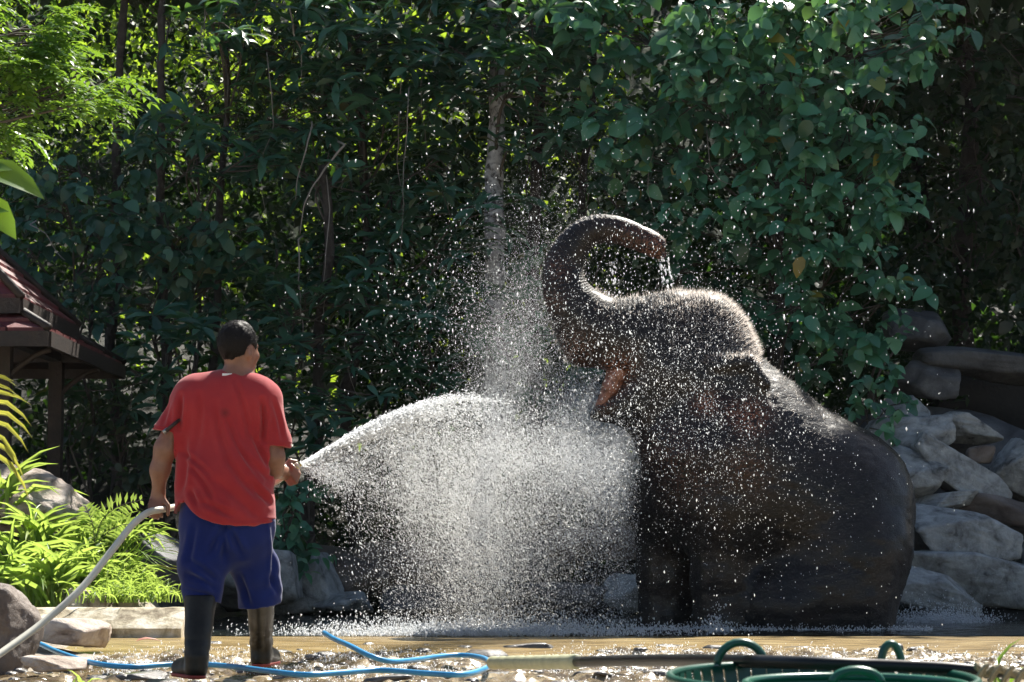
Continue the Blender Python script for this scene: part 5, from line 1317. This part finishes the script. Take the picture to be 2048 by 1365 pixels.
basket(1640, 1356, 5.0, 296 * 5.0 / FPX, .55, .26, "large dark green plastic basket behind, with two raised handles", [(1434, 1530, 1285, 5.46), (1762, 1803, 1288, 5.46)], gm1)
basket(1710, 1370, 4.85, 215 * 4.85 / FPX, .3, .16, "smaller green basket nested in the large one, with one raised handle", [(1665, 1762, 1341, 4.9)], gm2)
# rope at the lower right
root_c = catmull([P(1950, 1330, 5.0), P(1972, 1348, 5.0), P(1990, 1338, 4.98), P(2020, 1345, 5.0), P(2048, 1352, 5.0), P(2100, 1360, 5.0)], 10)
t = np.arange(len(root_c)); parts = []
for ph in (0, 2.1, 4.2):
    off = np.stack([0 * t, np.cos(t * .9 + ph) * .005, np.sin(t * .9 + ph) * .005], 1); parts.append(tube(root_c + off, .0048, 6))
for i in range(4):
    a = np.linspace(0, 2 * PI, 20); cc = P(1962 + i * 26, 1346 + i * 2, 4.97); parts.append(tube(np.stack([cc[0] + .012 * np.cos(a) + .003 * a / 6, cc[1] + .012 * np.sin(a), cc[2] + .019 * np.cos(a + .6)], 1), .0042, 6))
v, f = join(parts); tag(obj('rope', v, f, plain_mat("frayed_rope", (.3, .26, .17), .9, bump=.5, vscale=200)), "frayed twisted rope wound about the pipe at the lower right corner", 'rope')
# fallen leaves
FL = "fallen leaves on stone, kerb and eave"
for (px, py, Y, L, nm, lb, mt) in [(272, 1283, 13.6, .16, 'fallen_leaf', "long reddish fallen leaf floating on the pool lip left of the man", 'leaf_red'), (112, 672, 17.9, .10, 'fallen_leaf', "yellow fallen leaf caught on the pavilion eave", 'leaf_yel')]:
    if mt not in M: M[mt] = plain_mat(mt + "_dry", (.3, .09, .05) if mt == 'leaf_red' else (.5, .33, .05), .6)
    V0, F0 = TM['ovate']; q = P(px, py, Y); o = obj(nm, V0 * np.array((L * .35, L, L)), F0, M[mt]); o.location = tuple(q); o.rotation_euler = (.1, .15, -1.2); tag(o, lb, 'leaf', FL)

# ------------------------------------------------------------------ water in the air
T4 = (np.array([(1, 1, 1), (1, -1, -1), (-1, 1, -1), (-1, -1, 1)]) * .75, np.array([(0, 1, 2), (0, 2, 3), (0, 3, 1), (1, 3, 2)]))
O8 = (np.array([(1, 0, 0), (-1, 0, 0), (0, 1, 0), (0, -1, 0), (0, 0, 1), (0, 0, -1)], float), np.array([(0, 2, 4), (2, 1, 4), (1, 3, 4), (3, 0, 4), (2, 0, 5), (1, 2, 5), (3, 1, 5), (0, 3, 5)]))
def drops(name, pos, rad, tmpl, label, cat, stretch=1.25, dirv=None, streak=1.8):
    n = len(pos); rad = np.minimum(rad, .0075 if name != 'stream_sparkle' else .0045); s = np.stack([rad, rad, rad * rng.uniform(.9, stretch, n)], 1)
    if tmpl is T4: R = rand_rots(n)
    else: R = np.broadcast_to(np.eye(3), (n, 3, 3))
    V, F = scatter_mesh(tmpl[0], tmpl[1], pos, s, R)
    k = len(tmpl[0]); dv = np.zeros((n, 3)) + ((0, 0, -1) if dirv is None else dirv); dv = dv + rng.normal(0, .25, (n, 3)) * np.linalg.norm(dv, axis=1)[:, None]; dv /= np.linalg.norm(dv, axis=1)[:, None]
    rel = V.reshape(n, k, 3) - pos[:, None]; rel = rel + (rel @ dv[:, :, None]) * dv[:, None] * (rng.uniform(0, 2, n) * (streak - 1))[:, None, None]
    V = (rel + pos[:, None]).reshape(-1, 3)
    return tag(obj(name, V, F, M['drop'], smooth=True), label, cat, kind='stuff')
def depth_at(px): return np.interp(px, [560, 600, 980, 1290, 1500, 1900], [10.8, 10.8, 14.6, 16.3, 16.2, 16.2])
def arc_y(x): return np.interp(x, [598, 650, 700, 750, 800, 850, 900, 940, 980, 1040], [929, 899, 871, 846, 826, 812, 802, 798, 802, 812])
# 1 jet: a thin core that breaks up along the arc
n = 46000
t = rng.beta(1.0, 1.5, n) * (1 - .15 * rng.random(n) ** 2); px = 598 + t * 430; wdt = 2.2 + 20 * t ** 1.2
off = rng.normal(0, 1, n); off = np.where(off < 0, off * .5, off * 1.5)
clump = vnoise(np.stack([px * .03, off * 1.1, 0 * px], 1), 1.0, 31) * .5 + .5
k = rng.uniform(0, 1, n) < (.25 + clump * 1.1) * (1 - .8 * t); t, px, off, wdt = t[k], px[k], off[k], wdt[k]; n = len(t)
py = arc_y(px) + 3 + off * wdt
Yd = depth_at(px) + rng.normal(0, .25, n) * t; jet = PV(px, py, Yd); jr = np.exp(rng.normal(math.log(.0021), .45, n)) * (1 - .1 * t)
sl_ = (arc_y(px + 5) - arc_y(px - 5)) / 10
drops('water_jet', jet, jr, T4, "bright white jet of water shooting from the hose in the man's right hand", 'water jet', dirv=np.stack([0 * px + 1, 0 * px + .9, -sl_], 1), streak=3.2)
# 2 curtain of spray
def sample(n, x0, x1, y0, y1, dens):
    X = []; Yy = []; k = 0
    while k < n:
        x = rng.uniform(x0, x1, n); y = rng.uniform(y0, y1, n); m = rng.uniform(0, 1, n) < dens(x, y); X.append(x[m]); Yy.append(y[m]); k += m.sum()
    return np.concatenate(X)[:n], np.concatenate(Yy)[:n]
def dens_curtain(x, y):
    top = arc_y(np.clip(x, 598, 1040)) + 6 + rng.normal(0, 6, len(x)); below = np.clip((y - top + 8 + np.clip(x - 950, 0, 400) * .25) / (26 + np.clip(x - 700, 0, 500) * .30), 0, 1) ** 1.1
    lft = 598 + np.clip(y - 935, 0, 400) * .10; lft = lft + np.clip(y - 980, 0, 300) * .28; le = np.clip((x - lft) / (90 + 150 * np.clip((y - 900) / 150, 0, 1)), 0, 1) ** 1.6
    near = np.clip(1 - np.hypot(x - 600, (y - 935) * 2.0) / 230, 0, 1) ** 1.5 * (y < 935 + (x - 598) * .55 + rng.normal(0, 8, len(x)))
    re = np.clip((1285 - x) / 50, 0, 1)
    cen = .36 + .25 * np.exp(-((x - 930) / 200) ** 2) + .6 * np.exp(-(((x - 1230) / 75) ** 2 + ((y - 890) / 110) ** 2)) + .4 * np.exp(-(((x - 1130) / 110) ** 2 + ((y - 870) / 80) ** 2))
    p = np.stack([x * .012, y * .004, 0 * x], 1); cen = cen * (.75 + .5 * fbm(p, 1.0, 3, 17)) * (1 - .5 * np.exp(-(((x - 1200) / 95) ** 2 + ((y - 1150) / 100) ** 2)))
    fade = np.clip((1262 - y) / 14, 0, 1) * (1 - .5 * np.clip((y - 1020) / 200, 0, 1))
    return np.clip((1 - .45 * np.exp(-(((x - 1060) / 70) ** 2 + ((y - 820) / 45) ** 2))) * below * re * np.maximum(le * cen * fade, near * .6), 0, 1)
px, py = sample(205000, 598, 1290, 770, 1262, dens_curtain)
Yd = depth_at(px) + rng.normal(0, .45, len(px)) * np.clip((px - 600) / 300, .05, 1); Yd = np.minimum(Yd, 16.5 + 0 * Yd)
Yd = np.where((px + rng.normal(0, 40, len(px)) > 1135) & (py + rng.normal(0, 45, len(px)) < 890), 17.85 + rng.normal(0, .12, len(px)), Yd)
zmin = .62 * FPX / np.maximum(py - 1091, 1); Yd = np.minimum(Yd, np.maximum(zmin - .1, 10))
rad = np.exp(rng.normal(math.log(.00118), .45, len(px)))
drops('water_spray', PV(px, py, Yd), rad, T4, "white curtain of fine spray falling between the man and the elephant", 'spray', dirv=(.5, .35, -.8), streak=2.2)
# 3 dense mist at the chest and mouth
n = 42000; px = rng.normal(1208, 56, n); py = rng.normal(882, 72, n); k2 = rng.uniform(0, 1, n) < .25; px = np.where(k2, rng.normal(1150, 38, n), px); py = np.where(k2, rng.normal(815, 42, n), py); k = (px < 1292) & (px + (py - 880) * .1 > 1060); px, py = px[k], py[k]
drops('chest_spray', PV(px, py, 17.9 + rng.normal(0, .12, len(px))), np.exp(rng.normal(math.log(.0014), .4, len(px))), T4, "dense bright spray bursting against the elephant's chest and jaw", 'spray')
# 4 plume rising beside the trunk
n = 48000; t = np.abs(rng.normal(0, .42, n)); py = 850 - t * 470 + rng.normal(0, 12, n); px = 1000 + 90 * t + rng.normal(0, 1, n) * (36 + 46 * t) + 10 * vnoise(np.stack([py * .02, 0 * py, 0 * py], 1), 1, 4)
drops('spray_plume', PV(px, py, 17.5 + rng.normal(0, .3, n)), np.exp(rng.normal(math.log(.0010), .4, n)), T4, "faint plume of mist rising left of the elephant's raised trunk", 'spray')
# 5 larger drops around the head and over the body
def dens_head(x, y):
    a = .75 * np.exp(-(((x - 1310) / 170) ** 2 + ((y - 720) / 190) ** 2)); b = .5 * np.exp(-(((x - 1420) / 170) ** 2 + ((y - 860) / 130) ** 2)); c_ = .16 * np.exp(-(((x - 1450) / 220) ** 2 + ((y - 1040) / 150) ** 2))
    d = .6 * np.exp(-(((x - 1000) / 170) ** 2 + ((y - 660) / 140) ** 2)); j_ = 1 - .75 * np.exp(-(((x - 1205) / 35) ** 2 + ((y - 790) / 60) ** 2)); return np.clip((a + b + c_ + d) * j_, 0, 1)
px, py = sample(13000, 700, 1950, 360, 1240, dens_head)
Yd = 15.6 + rng.uniform(-.5, .6, len(px)); drops('falling_drops', PV(px, py, Yd), np.exp(rng.normal(math.log(.0015), .5, len(px))), O8, "larger glittering drops flying around the elephant's head and neck", 'water drops', 1.5, dirv=(.1, 0, -1), streak=1.5)
# 6 sparse halo
px, py = sample(2300, 560, 1950, 120, 1250, lambda x, y: np.clip(.06 + np.exp(-(((x - 1250) / 420) ** 2 + ((y - 640) / 260) ** 2)), 0, 1))
drops('scattered_drops', PV(px, py, 14.8 + rng.uniform(-1.2, 1.4, len(px))), np.exp(rng.normal(math.log(.0023), .4, len(px))), O8, "sparse drops scattered in the air before the dark forest", 'water drops', 1.6)
# 7 impact along the water line, and rings at the elephant's legs
n = 15000; px = np.concatenate([rng.normal(960, 170, n), rng.uniform(1250, 1860, 2500), rng.normal(1430, 14, 400)]); Yd = np.concatenate([rng.normal(15.55, .25, n), rng.uniform(16.1, 16.5, 2500), rng.normal(15.9, .03, 400)])
Yd = np.clip(Yd, 15.2, 16.6); z = np.concatenate([rng.exponential(.03, n), rng.exponential(.010, 2500), rng.exponential(.05, 400)]); pos = np.stack([(px - 1024) / FPX * Yd, Yd, z], 1)
drops('pool_splash', pos, np.exp(rng.normal(math.log(.0032), .4, len(pos))), T4, "low white splashes where the spray strikes the pool", 'splash')
n = 5000; px = rng.normal(1880, 45, n); Yd = rng.uniform(17.6, 18.6, n); pos = np.stack([(px - 1024) / FPX * Yd, Yd, rng.exponential(.035, n)], 1)
drops('rear_splash', pos, np.exp(rng.normal(math.log(.0030), .4, n)), T4, "dim splash in the pool behind the elephant's rump", 'splash')
# 8 sparkle over the riffle
n = 30000; Yd = rng.uniform(10.6, 13.7, n); px = rng.uniform(60, 2048, n); cl = vnoise(np.stack([(px - 1024) / FPX * Yd, Yd, 0 * Yd], 1), 3.2, 21); k = cl > -.05; Yd, px = Yd[k], px[k]
X_ = (px - 1024) / FPX * Yd; pos = np.stack([X_, Yd, riffle_z(X_, Yd) + rng.exponential(.010, len(px))], 1)
drops('stream_sparkle', pos, np.exp(rng.normal(math.log(.0018), .6, len(pos))), T4, "glittering beads of water bouncing over the stream pebbles", 'water drops')
# 9 water running out of the trunk tip, drops off his hand
pts = []
for (x0, y0) in [(1318, 515), (1326, 516), (1334, 512)]:
    for k in range(18):
        t = random.random() ** .8; pts.append(P(x0 + 10 * t + random.gauss(0, 1.6), y0 + 60 * t + random.gauss(0, 2), YE + random.uniform(-.05, .05)))
for k in range(26): pts.append(P(1226 + random.gauss(0, 5), 520 + random.random() * 70, YE - .1))
pts = np.array(pts); drops('trunk_dribble', pts, np.exp(rng.normal(math.log(.0065), .35, len(pts))), O8, "drops dribbling from the tip of the elephant's trunk", 'water drops', 1.8)

# ------------------------------------------------------------------ sunlit damp air
hv, hf = box((0, 26, 7.5), (60, 62, 18))
hz_m = bpy.data.materials.new("damp_air"); hz_m.use_nodes = True; hn = hz_m.node_tree; hn.nodes.clear()
pv_ = hn.nodes.new("ShaderNodeVolumePrincipled"); pv_.inputs["Density"].default_value = 0.00013; pv_.inputs["Color"].default_value = (.86, .93, 1, 1); pv_.inputs["Anisotropy"].default_value = .3
ho = hn.nodes.new("ShaderNodeOutputMaterial"); hn.links.new(pv_.outputs[0], ho.inputs["Volume"])
tag(obj('haze', hv, hf, hz_m, smooth=False), "thin sunlit damp air", kind='stuff')
